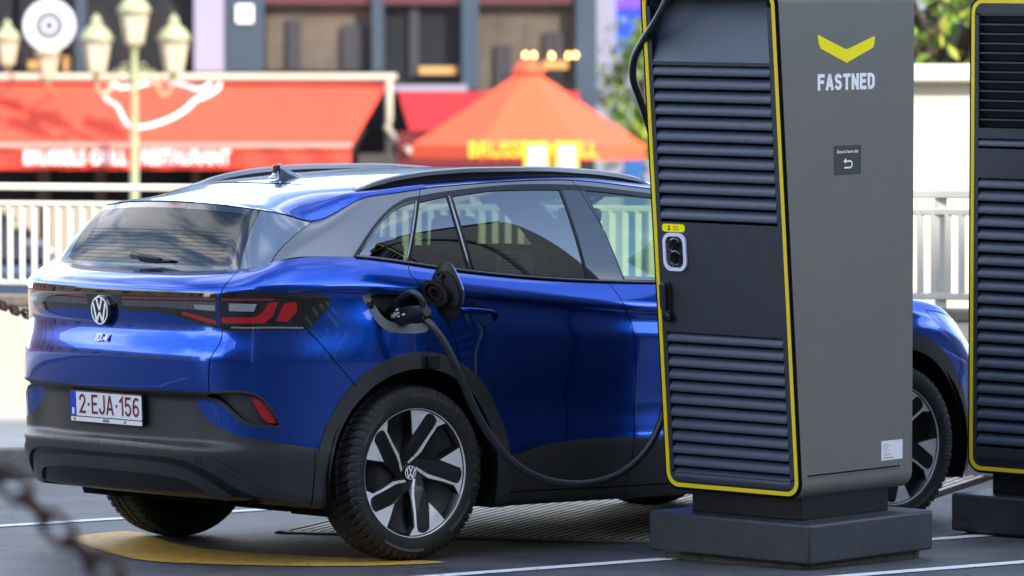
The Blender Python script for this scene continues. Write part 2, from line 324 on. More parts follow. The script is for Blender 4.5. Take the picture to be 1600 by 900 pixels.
LT={
 'clad_top':[(0.571, 0.491), (0.662, 0.494), (0.83, 0.5), (0.882, 0.482), (0.923, 0.447), (0.95, 0.408), (0.972, 0.364), (0.967, 0.352), (0.936, 0.356), (0.87, 0.357), (0.815, 0.371), (0.771, 0.394), (0.724, 0.428), (0.672, 0.454), (0.553, 0.46), (0.557, 0.429), (0.594, 0.394), (0.642, 0.369), (0.702, 0.349), (0.786, 0.326), (0.923, 0.303), (1.065, 0.284), (1.171, 0.268)],
 'pocket':[(0.673, 0.484), (0.825, 0.489), (0.875, 0.474), (0.912, 0.442), (0.942, 0.403), (0.964, 0.369), (0.934, 0.366), (0.875, 0.367), (0.824, 0.38), (0.784, 0.404), (0.742, 0.436), (0.698, 0.46), (0.636, 0.471)],
 'refl':[(0.848, 0.473), (0.88, 0.466), (0.915, 0.439), (0.944, 0.403), (0.961, 0.372), (0.92, 0.375), (0.896, 0.392), (0.875, 0.425)],
 'lamp':[(0.716, 0.903), (0.809, 0.903), (0.981, 0.894), (1.137, 0.892), (1.172, 0.885), (1.198, 0.874), (1.213, 0.854), (1.2, 0.828), (1.156, 0.791), (1.101, 0.749), (0.901, 0.747), (0.707, 0.746), (0.69, 0.757), (0.687, 0.774), (0.699, 0.884), (0.704, 0.897)],
 'bar_top':[(0.036, 0.904), (0.375, 0.906), (0.685, 0.903)],
 'bar_r':[(0.685, 0.903), (0.686, 0.867), (0.675, 0.774), (0.688, 0.752)],
 'bar_bot':[(0.688, 0.752), (0.587, 0.767), (0.483, 0.793), (0.37, 0.809), (0.228, 0.811), (0.12, 0.811), (0.03, 0.811)],
 'rev':[(0.741, 0.856), (0.874, 0.848), (0.86, 0.819), (0.739, 0.824)],
 'redC':[(0.702, 0.798), (0.866, 0.797), (0.9, 0.815), (0.928, 0.851), (0.968, 0.852), (0.947, 0.8), (0.91, 0.774), (0.7, 0.775)],
 'redS':[(0.997, 0.847), (1.052, 0.852), (1.056, 0.818), (1.013, 0.779), (0.961, 0.781)],
 'redT':[(0.708, 0.878), (0.956, 0.865), (0.95, 0.858), (0.708, 0.87)],
 'tick':[(0.745, 0.761), (1.084, 0.76), (1.084, 0.754), (0.745, 0.755)],
 'clear':[(1.061, 0.854), (1.115, 0.852), (1.142, 0.835), (1.145, 0.812), (1.117, 0.791), (1.079, 0.8), (1.067, 0.823)],
 'bred_t':[(0.129, 0.871), (0.68, 0.878), (0.68, 0.87), (0.128, 0.862)],
 'bred_b':[(0.496, 0.806), (0.588, 0.785), (0.672, 0.769), (0.673, 0.784), (0.596, 0.801), (0.508, 0.817)],
 'bgrey':[(0.127, 0.854), (0.68, 0.862), (0.676, 0.821), (0.559, 0.826), (0.373, 0.832), (0.123, 0.83)],  # textured grey band, a reflection on the bar put into colour
 'brev':[(0.568, 0.848), (0.673, 0.848), (0.67, 0.824), (0.576, 0.829)],
 'hatch':[(0.723, 1.05), (0.717, 0.962), (0.709, 0.921), (0.7, 0.884), (0.689, 0.774), (0.704, 0.746), (0.703, 0.702), (0.673, 0.645), (0.665, 0.602), (0.662, 0.494)],
 'bq':[(1.101, 0.746), (1.17, 0.691), (1.281, 0.578), (1.326, 0.527)],
 'dr':[(1.642, 1.046), (1.632, 0.985), (1.667, 0.937), (1.744, 0.868), (1.806, 0.781), (1.845, 0.709), (1.865, 0.647), (1.879, 0.586)],
 'db':[(2.734, 1.05), (2.775, 0.926), (2.822, 0.857), (2.836, 0.753), (2.858, 0.512), (2.842, 0.272), (2.824, 0.178), (2.802, 0.11)],
 'sill_top':[(2.125, 0.23), (2.208, 0.243), (2.328, 0.264), (2.478, 0.273), (2.644, 0.276), (2.842, 0.272), (2.995, 0.265)],
 'sill_l':[(2.171, 0.108), (3.049, 0.101)],
 'port':[(1.373, 0.874), (1.379, 0.884), (1.397, 0.889), (1.476, 0.892), (1.607, 0.895), (1.688, 0.893), (1.703, 0.882), (1.708, 0.796), (1.699, 0.756), (1.674, 0.746), (1.505, 0.746), (1.471, 0.757), (1.44, 0.778), (1.403, 0.826)],
 'hnd':[(1.856, 0.852), (2.018, 0.86), (2.063, 0.852), (2.083, 0.83), (2.075, 0.805), (1.911, 0.794), (1.863, 0.803), (1.848, 0.831)],
 'lip1':[(0.077, 0.266), (0.538, 0.257), (0.659, 0.232), (0.784, 0.157), (0.92, 0.085), (1.077, 0.055), (0.949, 0.058), (0.803, 0.088), (0.668, 0.166), (0.538, 0.212), (0.079, 0.219)],
 'lip2':[(0.072, 0.197), (0.38, 0.192), (0.514, 0.179), (0.627, 0.136), (0.74, 0.057), (0.658, 0.051), (0.547, 0.117), (0.363, 0.14), (0.052, 0.145)],
 'ledge_end':[(1.171, 0.268)],
}

GT={
 'rglass':[(0.595, 0.009), (0.598, 1.0)],
 'fin':[(0.598, 0.0), (0.602, 1.0), (0.804, 0.989), (0.632, 0.019)],
 'pillar_gap':[(0.805, 0.988), (0.749, 0.166), (0.747, 0.098)],
 'brake':[(0.0, 0.925), (0.158, 0.93), (0.172, 0.881), (0.0, 0.875)],
 'trim_top':[(1.161, 0.007), (1.173, 0.425), (1.205, 0.708), (1.265, 0.863), (1.344, 0.889), (1.496, 0.924), (1.854, 0.961), (2.182, 0.953), (2.41, 0.948), (2.863, 0.939)],
 'q':[(1.185, 0.02), (1.192, 0.406), (1.229, 0.661), (1.279, 0.764), (1.335, 0.801), (1.413, 0.012)],
 'rf':[(1.432, 0.004), (1.358, 0.787), (1.507, 0.852), (1.691, 0.014)],
 'rm':[(1.722, 0.002), (1.542, 0.849), (1.763, 0.897), (1.957, 0.898), (2.201, 0.891), (2.276, 0.017)],
 'bp':[(2.217, 0.892), (2.364, 0.895), (2.461, 0.016), (2.285, 0.015)],
 'fg':[(2.364, 0.895), (2.825, 0.883)],
 'fgb':[(2.46, 0.01), (2.594, 0.009)],
 'cut':[(1.329, 1.0), (1.344, 0.889)],
}

# ---------------- condensed stroke lettering ----------------
def _arc(cx,cy,rx,ry,a0,a1,n=10): return [(cx+rx*math.cos(R(a0+(a1-a0)*k/n)),cy+ry*math.sin(R(a0+(a1-a0)*k/n))) for k in range(n+1)]
GL={'F':(.46,[[(.0,0),(0,1),(.46,1)],[(0,.52),(.40,.52)]]),
'A':(.56,[[(0,0),(.25,1),(.31,1),(.56,0)],[(.09,.27),(.47,.27)]]),
'S':(.50,[_arc(.25,.76,.25,.24,35,180,8)+_arc(.25,.76,.25,.24,180,265,5)[1:]+_arc(.25,.25,.25,.25,85,-145,12)]),
'T':(.52,[[(0,1),(.52,1)],[(.26,1),(.26,0)]]),
'N':(.50,[[(0,0),(0,1)],[(.02,.97),(.48,.03)],[(.50,0),(.50,1)]]),
'E':(.44,[[(.44,0),(0,0),(0,1),(.44,1)],[(0,.52),(.38,.52)]]),
'D':(.50,[[(0,0),(0,1),(.20,1)]+_arc(.20,.70,.30,.30,90,0,6)[1:]+_arc(.20,.30,.30,.30,0,-90,6)+[(0,0)]]),
'I':(.02,[[(0,0),(0,1)]]),
'B':(.46,[[(0,0),(0,1),(.20,1)]+_arc(.20,.77,.22,.23,90,-90,8)[1:]+[(0,.54)],[(0,.54),(.20,.54)]+_arc(.20,.27,.26,.27,90,-90,8)[1:]+[(0,0)]]),
'J':(.44,[[(.44,1),(.44,.26)]+_arc(.22,.24,.22,.24,0,-170,9)[1:]]),
'H':(.48,[[(0,0),(0,1)],[(.48,0),(.48,1)],[(0,.52),(.48,.52)]]),
'P':(.46,[[(0,0),(0,1),(.20,1)]+_arc(.20,.74,.26,.26,90,-90,8)[1:]+[(0,.48)]]),
'C':(.48,[_arc(.25,.75,.25,.25,20,180,8)+_arc(.25,.25,.25,.25,180,340,8)]),
'1':(.24,[[(0,.78),(.22,1),(.22,0)]]),
'2':(.48,[_arc(.24,.75,.24,.25,170,-30,10)+[(.0,.0),(.48,.0)]]),
'4':(.50,[[(.36,0),(.36,1)],[(.34,.98),(.02,.30)],[(.0,.27),(.50,.27)]]),
'5':(.48,[[(.44,1),(.05,1),(.02,.56)]+_arc(.23,.31,.25,.31,110,-150,12)]),
'6':(.48,[_arc(.30,.62,.28,.38,60,180,6)+_arc(.24,.28,.24,.28,180,540,18)]),
'-':(.18,[[(0,.48),(.18,.48)]]),'.':(.02,[[(0,.0),(0,.03)]]),' ':(.2,[])}
def strokes(txt,h,th,sp=.24,shear=0,wx=1.):
    """flat stroke lettering; returns V,F with the text centred, height h, stroke th"""
    V=[];F=[];x=0
    for ch in txt:
        wd,pl=GL[ch]
        for P in pl:
            Q=[Vector((x+a*h*wx*(1),b*(h-th)+th/2,0)) for a,b in P]; zo=.00012*(len(V)%7+1) if False else .00015*pl.index(P)+.00008*(len(F)%2); Q=[q for i,q in enumerate(Q) if i==0 or (q-Q[i-1]).length>1e-6]
            n=len(Q); L_=[];R_=[]
            for i in range(n):
                d0=(Q[i]-Q[i-1]).normalized() if i>0 else (Q[1]-Q[0]).normalized(); d1=(Q[i+1]-Q[i]).normalized() if i<n-1 else d0
                t=(d0+d1); t=t.normalized() if t.length>.2 else d0; nn=Vector((-t.y,t.x,0)); k=th/2/max(.45,nn.dot(Vector((-d0.y,d0.x,0))))
                e=Vector((0,0,0))
                if i==0: e=-d1*th*.5
                if i==n-1: e=d0*th*.5
                if ch in '-' : e*=0
                L_.append(Q[i]+nn*k+e);R_.append(Q[i]-nn*k+e)
            o=len(V); V+=[Vector((q.x,q.y,zo)) for q in L_+R_]; F+=[(o+i,o+n+i,o+n+i+1,o+i+1) for i in range(n-1)]
        x+=(wd*wx+sp)*h
    W=x-sp*h
    return [(v.x-W/2+shear*v.y,v.y-h/2,v.z) for v in V],F
# ---------------- car ----------------
L,TL=buildL(); G,TG=buildG(); GH=.42
G.V=G.V*GH; G.dv=G.V[1]-G.V[0]
def w(P): return [(u,v*GH) for u,v in P]
def inpoly(P,x,y):
    c=np.zeros(len(x),bool); n=len(P)
    for i in range(n):
        x1,y1=P[i];x2,y2=P[(i+1)%n]
        if y1==y2: continue
        k=((y1>y)!=(y2>y)); c^=k&(x<(x2-x1)*(y-y1)/(y2-y1)+x1)
    return c
def strip(P,h):
    P=np.array(P,float); d=np.gradient(P,axis=0); d/=np.linalg.norm(d,axis=1,keepdims=True)+1e-12; nn=np.stack([-d[:,1],d[:,0]],1)*h
    return [tuple(q) for q in np.concatenate([P+nn,(P-nn)[::-1]])]
def dens(P,h=.02,closed=True):
    out=[]; n=len(P)
    for i in range(n if closed else n-1):
        a=np.array(P[i]);b=np.array(P[(i+1)%n]);k=max(1,int(np.linalg.norm(b-a)/h))
        out+=[tuple(a+(b-a)*j/k) for j in range(k)]
    if not closed: out.append(tuple(P[-1]))
    return out
def partition(S,umax,us,vs,regs,margin=.004):
    """regs: ordered [(name, polygon)]; first containing a triangle wins -> name per triangle"""
    pts=[];edges=[]
    v0,v1=S.V[0],S.V[-1]
    bnd=[(0,v0),(umax,v0),(umax,v1),(0,v1)]
    for nm,P in [('b',bnd)]+regs:
        P=dens([(min(max(a,0),umax),min(max(b,v0),v1)) for a,b in P])
        o=len(pts); n=len(P); pts+=P; edges+=[(o+i,o+(i+1)%n) for i in range(n) if P[i]!=P[(i+1)%n]]
    A=np.array(pts); gu,gv=np.meshgrid(us,vs,indexing='ij'); g=np.stack([gu.ravel(),gv.ravel()],1)
    g=g[(g[:,0]>margin)&(g[:,0]<umax-margin)&(g[:,1]>v0+margin)&(g[:,1]<v1-margin)]
    E0=A[[e[0] for e in edges]];E1=A[[e[1] for e in edges]]
    keep=np.ones(len(g),bool); D=E1-E0; LL=(D**2).sum(1)+1e-12
    for s in range(0,len(g),2000):
        q=g[s:s+2000,None,:]; t=np.clip(((q-E0)*D).sum(2)/LL,0,1); d=np.sqrt((((E0+t[...,None]*D)-q)**2).sum(2)).min(1); keep[s:s+2000]=d>margin
    allp=pts+[tuple(x) for x in g[keep]]
    r=delaunay_2d_cdt([Vector(p) for p in allp],edges,[],0,1e-5,False)
    V=np.array([tuple(v) for v in r[0]]); T=np.array([f for f in r[2]])
    a=V[T[:,0]];b=V[T[:,1]];c=V[T[:,2]]; ar=.5*((b-a)[:,0]*(c-a)[:,1]-(b-a)[:,1]*(c-a)[:,0]); T[ar<0]=T[ar<0][:,[0,2,1]]
    T=T[abs(ar)>1e-9]; C=V[T].mean(1)
    names=np.full(len(T),'',dtype=object)
    for nm,P in regs[::-1]: names[inpoly(P,C[:,0],C[:,1])]=nm
    return V,T,names
def panel(name,S,V,T,sel,sides,m,parent,off=0.,thick=.012,lab=None,mats=None,dark=None):
    """outer skin + folded rim; sides: +1 right, -1 left; a centre panel takes both"""
    T=T[sel] if not isinstance(sel,list) else T[sel]
    if len(T)==0: return None
    mi_t=None if mats is None else mats
    ids,inv_=np.unique(T.ravel(),return_inverse=True); t=inv_.reshape(-1,3); uv=V[ids]
    P=S.P(uv[:,0],uv[:,1],off); N=S.n(uv[:,0],uv[:,1])
    e={}
    for a,b,c in t:
        for x,y in ((a,b),(b,c),(c,a)):
            if (y,x) in e: del e[(y,x)]
            else: e[(x,y)]=1
    if len(sides)==2: e={k:1 for k in e if not(uv[k[0],0]<1e-5 and uv[k[1],0]<1e-5)}
    VV=[];FF=[];NN=[];MI=[]
    for s in sides:
        o=len(VV); pp=P*np.array([1,-s,1]); n_=N*np.array([1,-s,1])
        VV+=[tuple(x) for x in pp]
        # right side (s=+1): world y=-yr
        flip=(s<0)
        # orientation test
        a,b,c=t[len(t)//2]; g=np.cross(pp[b]-pp[a],pp[c]-pp[a]); fl=np.dot(g,n_[a])<0
        for k,(a,b,c) in enumerate(t):
            f=(a,c,b) if fl else (a,b,c); FF.append(tuple(o+i for i in f)); NN+= [tuple(n_[i]) for i in f]; MI.append(0 if mi_t is None else int(mi_t[k]))
        if thick:
            bv={}
            Pi=S.P(uv[:,0],uv[:,1],off-thick)*np.array([1,-s,1])
            for (a,b) in e:
                for i in (a,b):
                    if i not in bv: bv[i]=len(VV); VV.append(tuple(Pi[i]))
                f=(o+b,o+a,bv[a],bv[b]) if not fl else (o+a,o+b,bv[b],bv[a])
                q=[np.array(VV[i]) for i in f]; gn=np.cross(q[1]-q[0],q[2]-q[0]); gn=gn/(np.linalg.norm(gn)+1e-12)
                FF.append(f); NN+=[tuple(gn)]*4; MI.append(len(m)-1 if dark else 0)
    o=mk(name,VV,FF,m,parent,smooth=True,normals=NN,mi=MI)
    if lab: o['label']=lab
    return o
def Lxz(pts,u0=None):
    """side points given as (x,z) -> (u,v)"""
    out=[]
    for x,z in pts:
        u=np.interp(x,[b[0] for b in BASE[6:18]],TL[6:18]); v=.1 if z<.4 else z-.25
        for _ in range(25):
            e=1e-3; p=L.P([u],[v])[0]; a=(L.P([u+e],[v])[0]-p)/e; b=(L.P([u],[v+e])[0]-p)/e
            J=np.array([[a[0],b[0]],[a[2],b[2]]]); r=np.array([x-p[0],z-p[2]])
            try: d=np.linalg.solve(J,r)
            except Exception: break
            d=np.clip(d,-.08,.08); u=np.clip(u+d[0],.9,5.0); v=np.clip(v+d[1],0,1.05)
        out.append((float(u),float(v)))
    return out
CARX,CARY,CARR=-.9794,23.3969,math.atan2(.638,.77)
car=empty('parked_car',(CARX,CARY,0),CARR,'glossy blue electric SUV plugged into the grey charging station, parked beside it','car')
def arc(cx,r,zlow,n=40,cz=.372):
    a0=math.asin((cz-zlow)/r) if False else 0
    P=[(cx-r,zlow)]+[(cx-r*math.cos(math.pi*k/n),cz+r*math.sin(math.pi*k/n)) for k in range(n+1)]+[(cx+r,zlow)]
    return P
def arcpoly(cx,r):
    P=Lxz(arc(cx,r,.31)); a=P[0];b=P[-1]
    return [(a[0],-.01)]+P+[(b[0],-.01)]
ai0=arcpoly(0,.437);ao0=arcpoly(0,.508);ai1=arcpoly(2.771,.437);ao1=arcpoly(2.771,.508)
K=LT
clt=crom(K['clad_top'][:7],4)+crom(K['clad_top'][7:15],4)+crom(K['clad_top'][14:],3)
ux=ao0[0][0]
sillz=crom([(ao0[-1][0]-.03,.205)]+K['sill_top'],3)
f1=ao1[0][0]; f2=ao1[-1][0]
sill_full=sillz+[(3.4,.262),(f1+.02,.262)]
front_clad=[(f2-.02,.30),(4.9,.29),(5.15,.27),(5.4,.24),(5.88,.24)]
hatchl=crom(K['hatch'][:4],3)+K['hatch'][4:5]+crom(K['hatch'][5:],3)
bq=crom(K['bq'],3); drl=crom(K['dr'],3); dbl=crom(K['db'],4)
dbl=dbl[:-1]+[(2.80,.03),(2.80,-.01)]
dfl=[(4.02,1.06),(4.06,.93),(4.10,.8),(4.12,.6),(4.10,.45),(4.05,.27),(4.03,.11)]   # front door / wing
UM=float(L.U[-1])
H=.0024
gapsL=[('gap',strip([(K['hatch'][0][0],1.06)]+hatchl,H)),('gap',strip(bq+[(ao0[6][0],ao0[6][1])] if False else bq,H)),('gap',strip([(drl[0][0],1.06)]+drl,H)),('gap',strip(dbl,H)),
 ('gap',strip(dfl,H)),('gap',strip([(ao0[-1][0],.107),(3.0,.103),(f1,.103)],.003)),('gap',strip([(ux-.002,.268),(ux-.002,-.01)],.002)),
 ('gap',strip([(4.62,.93),(4.78,.80),(4.86,.60),(4.84,.40),(4.80,.30)],H)),('gap',strip([(4.1,.915),(4.6,.925)],.0001) if False else strip([(4.62,.93),(4.9,.95),(5.3,.96),(5.87,.96)],H))]
head_l=[(4.70,.93),(4.86,.84),(5.05,.80),(5.30,.81),(5.33,.88),(5.1,.915),(4.85,.94)]
hatchP=[(-.1,1.06)]+[(K['hatch'][0][0],1.06)]+hatchl+[(.571,.491),(-.1,.489)]
cladP=[(-.1,.489)]+clt+[(ux,-.02),(-.1,-.02)]
sillP=[(ao0[-1][0]-.02,.107),(f1+.02,.103),(f1+.02,-.02),(ao0[-1][0]-.02,-.02)]
doorclad=sill_full+[(f1+.02,-.02),(ao0[-1][0]-.03,-.02)]
fclad=front_clad+[(5.88,-.02),(f2-.02,-.02)]
bumpP=hatchl[-22:]+[] ; 
bumpP=[q for q in hatchl if q[1]<.75]+[(.60,.40),(1.0,.1),(ux+.01,.1)]+[(1.6,.45)]+bq[::-1]
lampP=K['lamp']
barP=[(-.1,.904)]+K['bar_top']+K['bar_r'][1:]+K['bar_bot'][1:]+[(-.1,.811)]
cols=np.arange(0,UM,.024)
rowsv=np.unique(np.round(np.concatenate([np.arange(0,1.05,.022),np.arange(.235,.315,.007),np.arange(.44,.51,.007),np.arange(.60,.66,.007),np.arange(.84,.94,.007)]),4))
def lower(side,port):
    regs=[('hole',ai0),('hole',ai1)]
    if port: regs.append(('port',crom(K['port'],3,True)))
    regs+=gapsL[:0]
    regs+=[('reflector',K['refl'])]
    regs+=[('rev',K['rev']),('red',K['redC']),('red',K['redS']),('redd',K['redT']),('tick',K['tick']),('clear',crom(K['clear'],3,True)),('lamp',lampP)]
    regs+=[('bredd',K['bred_t']),('bred',K['bred_b']),('brev',K['brev']),('bgrey',K['bgrey']),('bar',barP)]
    regs+=[('gap',g) for _,g in gapsL]
    regs+=[('arch_r',ao0),('arch_f',ao1)]
    regs+=[('handle',crom(K['hnd'],3,True)),('handle2',crom([(u+1.13,v-.033) for u,v in K['hnd']],3,True))]
    regs+=[('pocket',crom(K['pocket'],2,True)),('clad',cladP),('sill',sillP),('dclad',doorclad),('fclad',fclad),('headl',head_l)]
    dummy=[('hatch',hatchP),('bumper',bumpP),
      ('quarter',[(.6,1.06)]+[(drl[0][0],1.06)]+drl+[(1.9,.2),(1.05,.1),(.6,.4)]),
      ('rdoor',[(drl[0][0]-.05,1.06)]+[(dbl[0][0],1.06)]+dbl+[(1.7,-.02),(1.5,.6),(1.5,1.0)]),
      ('fdoor',[(dbl[0][0]-.1,1.06)]+dfl+[(4.03,-.02),(2.6,-.02)]),
      ('wing',[(3.9,1.06),(4.62,1.06),(4.62,.93),(4.78,.80),(4.86,.60),(4.84,.40),(4.80,.30),(4.80,-.02),(3.9,-.02)]),
      ('bonnet',[(4.6,1.06),(6,1.06),(6,.96),(5.87,.96),(5.3,.96),(4.9,.95),(4.62,.93)]),
      ('fbumper',[(4.5,1.0),(6,1.0),(6,-.02),(4.5,-.02)])]
    V,T,nm=partition(L,UM,cols,rowsv,regs)
    C=V[T].mean(1); un=nm==''
    for k,P in dummy[::-1]:
        q=inpoly(P,C[:,0],C[:,1])&un; nm[q]=k
    nm[(nm=='')&(C[:,0]<1.3)]='bumper'; nm[(nm=='')&(C[:,0]<1.9)]='quarter'; nm[(nm=='')&(C[:,0]<2.8)]='rdoor'; nm[nm=='']='fdoor'
    return V,T,nm
VR,TR,nR=lower(1,True); VLf,TLf,nL=lower(-1,False)
D=lambda s:(VR,TR,nR) if s>0 else (VLf,TLf,nL)
V_,T_,n_=VLf,TLf,nL
def both(name,keys,m,**k): return panel(name,L,V_,T_,np.isin(n_,keys),(1,-1),m,car,**k)
def one(name,keys,m,s,parent=car,**k):
    V,T,n=D(s); return panel(name,L,V,T,np.isin(n,keys),(s,),m,parent,**k)
P_=[paint,black]
hatch=both('hatch',['hatch'],P_,dark=True)
both('rear_bumper_cladding',['clad'],[clad,black],dark=True)
both('front_bumper',['fbumper'],P_,dark=True); both('front_cladding',['fclad'],clad); both('bonnet_edge',['bonnet'],paint)
sel=np.isin(n_,['bar','bredd','bred','brev','bgrey']); mm=n_[sel]; mt={'bar':0,'bredd':2,'bred':1,'brev':3,'bgrey':4}
panel('light_bar',L,V_,T_,sel,(1,-1),[gloss,redl,redd,clearl,greyl],car,mats=[mt[x] for x in mm],thick=.006)
for s in (1,-1):
    V,T,n=D(s); nmS=lambda a:a
    one('bumper_corner',['bumper'],P_,s,dark=True); one('quarter_panel',['quarter'],P_,s,dark=True)
    sel=np.isin(n,['lamp','rev','red','redd','tick','clear']); mt={'lamp':0,'rev':3,'red':1,'redd':2,'tick':4,'clear':5}
    panel('tail_lamp',L,V,T,sel,(s,),[darkl,redl,redd,clearl,tick,darkl],car,mats=[mt[x] for x in n[sel]],thick=.008)
    rd=one('rear_door',['rdoor','dclad_'],P_,s,dark=True); fd=one('front_door',['fdoor'],P_,s,dark=True)
    one('door_cladding',['dclad'],[clad,black],s,dark=True); one('sill',['sill'],clad,s)
    one('wheel_arch_trim',['arch_r'],[arch,black],s,off=.003,thick=.045,dark=True); one('wheel_arch_trim',['arch_f'],[arch,black],s,off=.003,thick=.045,dark=True)
    one('wing',['wing'],P_,s,dark=True)
    one('headlight',['headl'],clearl,s)
    # bumper pocket: sunk, with a reflector
    pk=one('bumper_pocket',['pocket'],clad,s,off=-.022,thick=.004)
    one('reflector',['reflector'],[redl,redl],s,parent=pk,off=-.012,thick=.014)
    # door handles: recess and grip
    for key,par,du,dv in (('handle',rd,0,0),('handle2',fd,1.13,-.033)):
        hr=one('door_handle_recess',[key],P_,s,parent=par,off=-.020,thick=.0)
        mbh=MB(); u0,u1,vv=1.862+du,2.068+du,.845+dv
        prof=[]
        us=np.linspace(u0,u1,17)
        rows=[]
        for i,u in enumerate(us):
            q=abs(2*i/16-1); lift=.016*(1-q**4)+.001; hw=.0105*(1-.35*q**3)
            for dv2,o_ in ((hw,.0),(hw*.8,lift),(0,lift+.004),(-hw*.8,lift),(-hw,.0),(-hw*.6,-.012),(hw*.6,-.012)):
                rows.append(L.P([u],[vv+dv2],o_)[0]*np.array([1,-s,1]))
        F=[(i*7+k,i*7+(k+1)%7,(i+1)*7+(k+1)%7,(i+1)*7+k) for i in range(16) for k in range(7)]+[tuple(range(7)),tuple(112+k for k in range(7))]
        mbh.add(rows,F); mbh.build('door_handle',paint,par,auto=60)
# dark inner shell behind the gaps, bumper lips
sel=~np.isin(nR,['hole','port']); panel('inner_shell',L,VR,TR,sel,(1,),deep,car,off=-.026,thick=0)
sel=~np.isin(nL,['hole']); panel('inner_shell',L,VLf,TLf,sel,(-1,),deep,car,off=-.026,thick=0)
for nme,key in (('bumper_lip','lip1'),('bumper_lip','lip2')):
    P=K[key]; P=crom(P,4,False); P=[(0,P[0][1])]+P+[(0,P[-1][1])]
    rr=[('lip',P)]
    V,T,n=partition(L,1.2,np.arange(0,1.2,.03),np.arange(0,.3,.01),rr)
    panel(nme,L,V,T,n=='lip',(1,-1),clad,car,off=.014,thick=.018)
# shade between the lips put in as a black strip; black valance below
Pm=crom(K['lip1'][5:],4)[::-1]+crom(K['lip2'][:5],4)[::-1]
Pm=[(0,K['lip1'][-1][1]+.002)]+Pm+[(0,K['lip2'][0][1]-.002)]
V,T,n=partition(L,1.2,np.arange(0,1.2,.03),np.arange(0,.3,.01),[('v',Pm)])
panel('lip_shade_and_valance',L,V,T,n=='v',(1,-1),black,car,off=.001,thick=.0)
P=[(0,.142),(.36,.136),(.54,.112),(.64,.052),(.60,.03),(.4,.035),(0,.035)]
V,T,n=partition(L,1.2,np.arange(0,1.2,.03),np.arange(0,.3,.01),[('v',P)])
panel('lip_shade_and_valance',L,V,T,n=='v',(1,-1),black,car,off=.002,thick=.003)
# parking sensors
for u,v in ((.28,.165),(.0,.0)):
    pass
for s in (1,-1):
    for u,v,r in ((.30,.163,.010),(.62,.215,.016)):
        a=np.linspace(0,2*np.pi,17)[:-1]; P=L.P(u+r*np.cos(a),v+r*np.sin(a),.0165)*np.array([1,-s,1]); P2=L.P(u+.8*r*np.cos(a),v+.8*r*np.sin(a),.0165)*np.array([1,-s,1])
        mbs=MB(); mbs.add(list(P)+list(P2),[(i,(i+1)%16,16+(i+1)%16,16+i) for i in range(16)]); mbs.build('parking_sensor',black,car)
# ---------------- greenhouse ----------------
Kg={k:w(v) for k,v in GT.items()}
UG=float(G.U[-1])
top=Kg['trim_top']; envt=crom(top,3)
ue=float(TG[15])-.03
env=envt+[(3.0,.93*GH),(ue-.12,.90*GH),(ue-.02,.80*GH),(ue+.02,.4*GH),(ue+.02,-.001),(1.161,-.001)]
q=Kg['q']; q=[(q[0][0],.012)]+crom(q[:5],3)[1:]+[(q[5][0],.012)]
rf=[(1.43,.012)]+Kg['rf'][1:3]+[(1.688,.012)]
rm=[(1.72,.012)]+crom(Kg['rm'][1:4],3)+Kg['rm'][4:5]+[(2.274,.012)]
bp=Kg['bp']; bp=[bp[0],bp[1],(bp[2][0],.010),(bp[3][0],.010)]
fg=[(2.464,.012),(2.366,.895*GH)]+crom([(2.366,.895*GH),(2.6,.893*GH),(2.825,.883*GH),(3.0,.86*GH),(3.13,.80*GH)],3)[1:]+[(3.22,.5*GH),(3.25,.012)]
rgl=[(-.1,.035*GH),(.52,.035*GH),(.553,.08*GH),(.560,.40*GH),(.556,.84*GH),(.53,.89*GH),(-.1,.89*GH)]
fin=[(.600,-.01),(.601,1.01*GH),(.800,1.01*GH),(.804,.98*GH),(.748,.16*GH),(.745,-.01)]
pgap=strip([(.808,1.01*GH),(.806,.97*GH),(.750,.15*GH),(.747,-.01)],.003)
brl=[(-.1,.945*GH),(.150,.945*GH),(.155,.900*GH),(-.1,.898*GH)]
wsc=[(float(TG[16])-.02,-.01),(float(TG[16])-.02,.97*GH),(UG+.1,.97*GH),(UG+.1,-.01)]
bgap=strip([(2.47,.004),(2.42,.45*GH),(2.330,.90*GH),(2.30,1.0*GH)],.002)
cut=strip([(1.332,1.01*GH),(1.344,.889*GH)],.002)
cut2=strip([(2.30,1.01*GH),(2.33,.94*GH)],.0015)
div=strip([(1.422,.002),(1.352,.80*GH),(1.344,.885*GH)],.0016)
regs=[('gap',pgap),('gap',cut),('gap',bgap),('gap',div),('brakel',brl),('rglass',rgl),('q',q),('rf',rf),('rm',rm),('fg',fg),('bp',bp),('trim',env),('fin',fin),('ws',wsc)]
VG,TG_,nG=partition(G,UG,np.arange(0,UG,.022),np.arange(0,GH+.001,.021),regs)
C=VG[TG_].mean(1); z=nG==''
nG[z&(C[:,0]<.7)]='rim'; z=nG==''; nG[z&(C[:,0]<float(TG[15])-.06)]='pillar'; z=nG==''; nG[z]='apillar'
S_=np.isin
rg=panel('rear_window',G,VG,TG_,nG=='rglass',(1,-1),gl_back,car,off=-.001,thick=.004)
panel('brake_light',G,VG,TG_,nG=='brakel',(1,-1),redd,rg,off=.001,thick=.01)
panel('rear_window_surround',G,VG,TG_,nG=='rim',(1,-1),gloss,car)
panel('windscreen',G,VG,TG_,nG=='ws',(1,-1),gl_front,car,off=0,thick=.004)
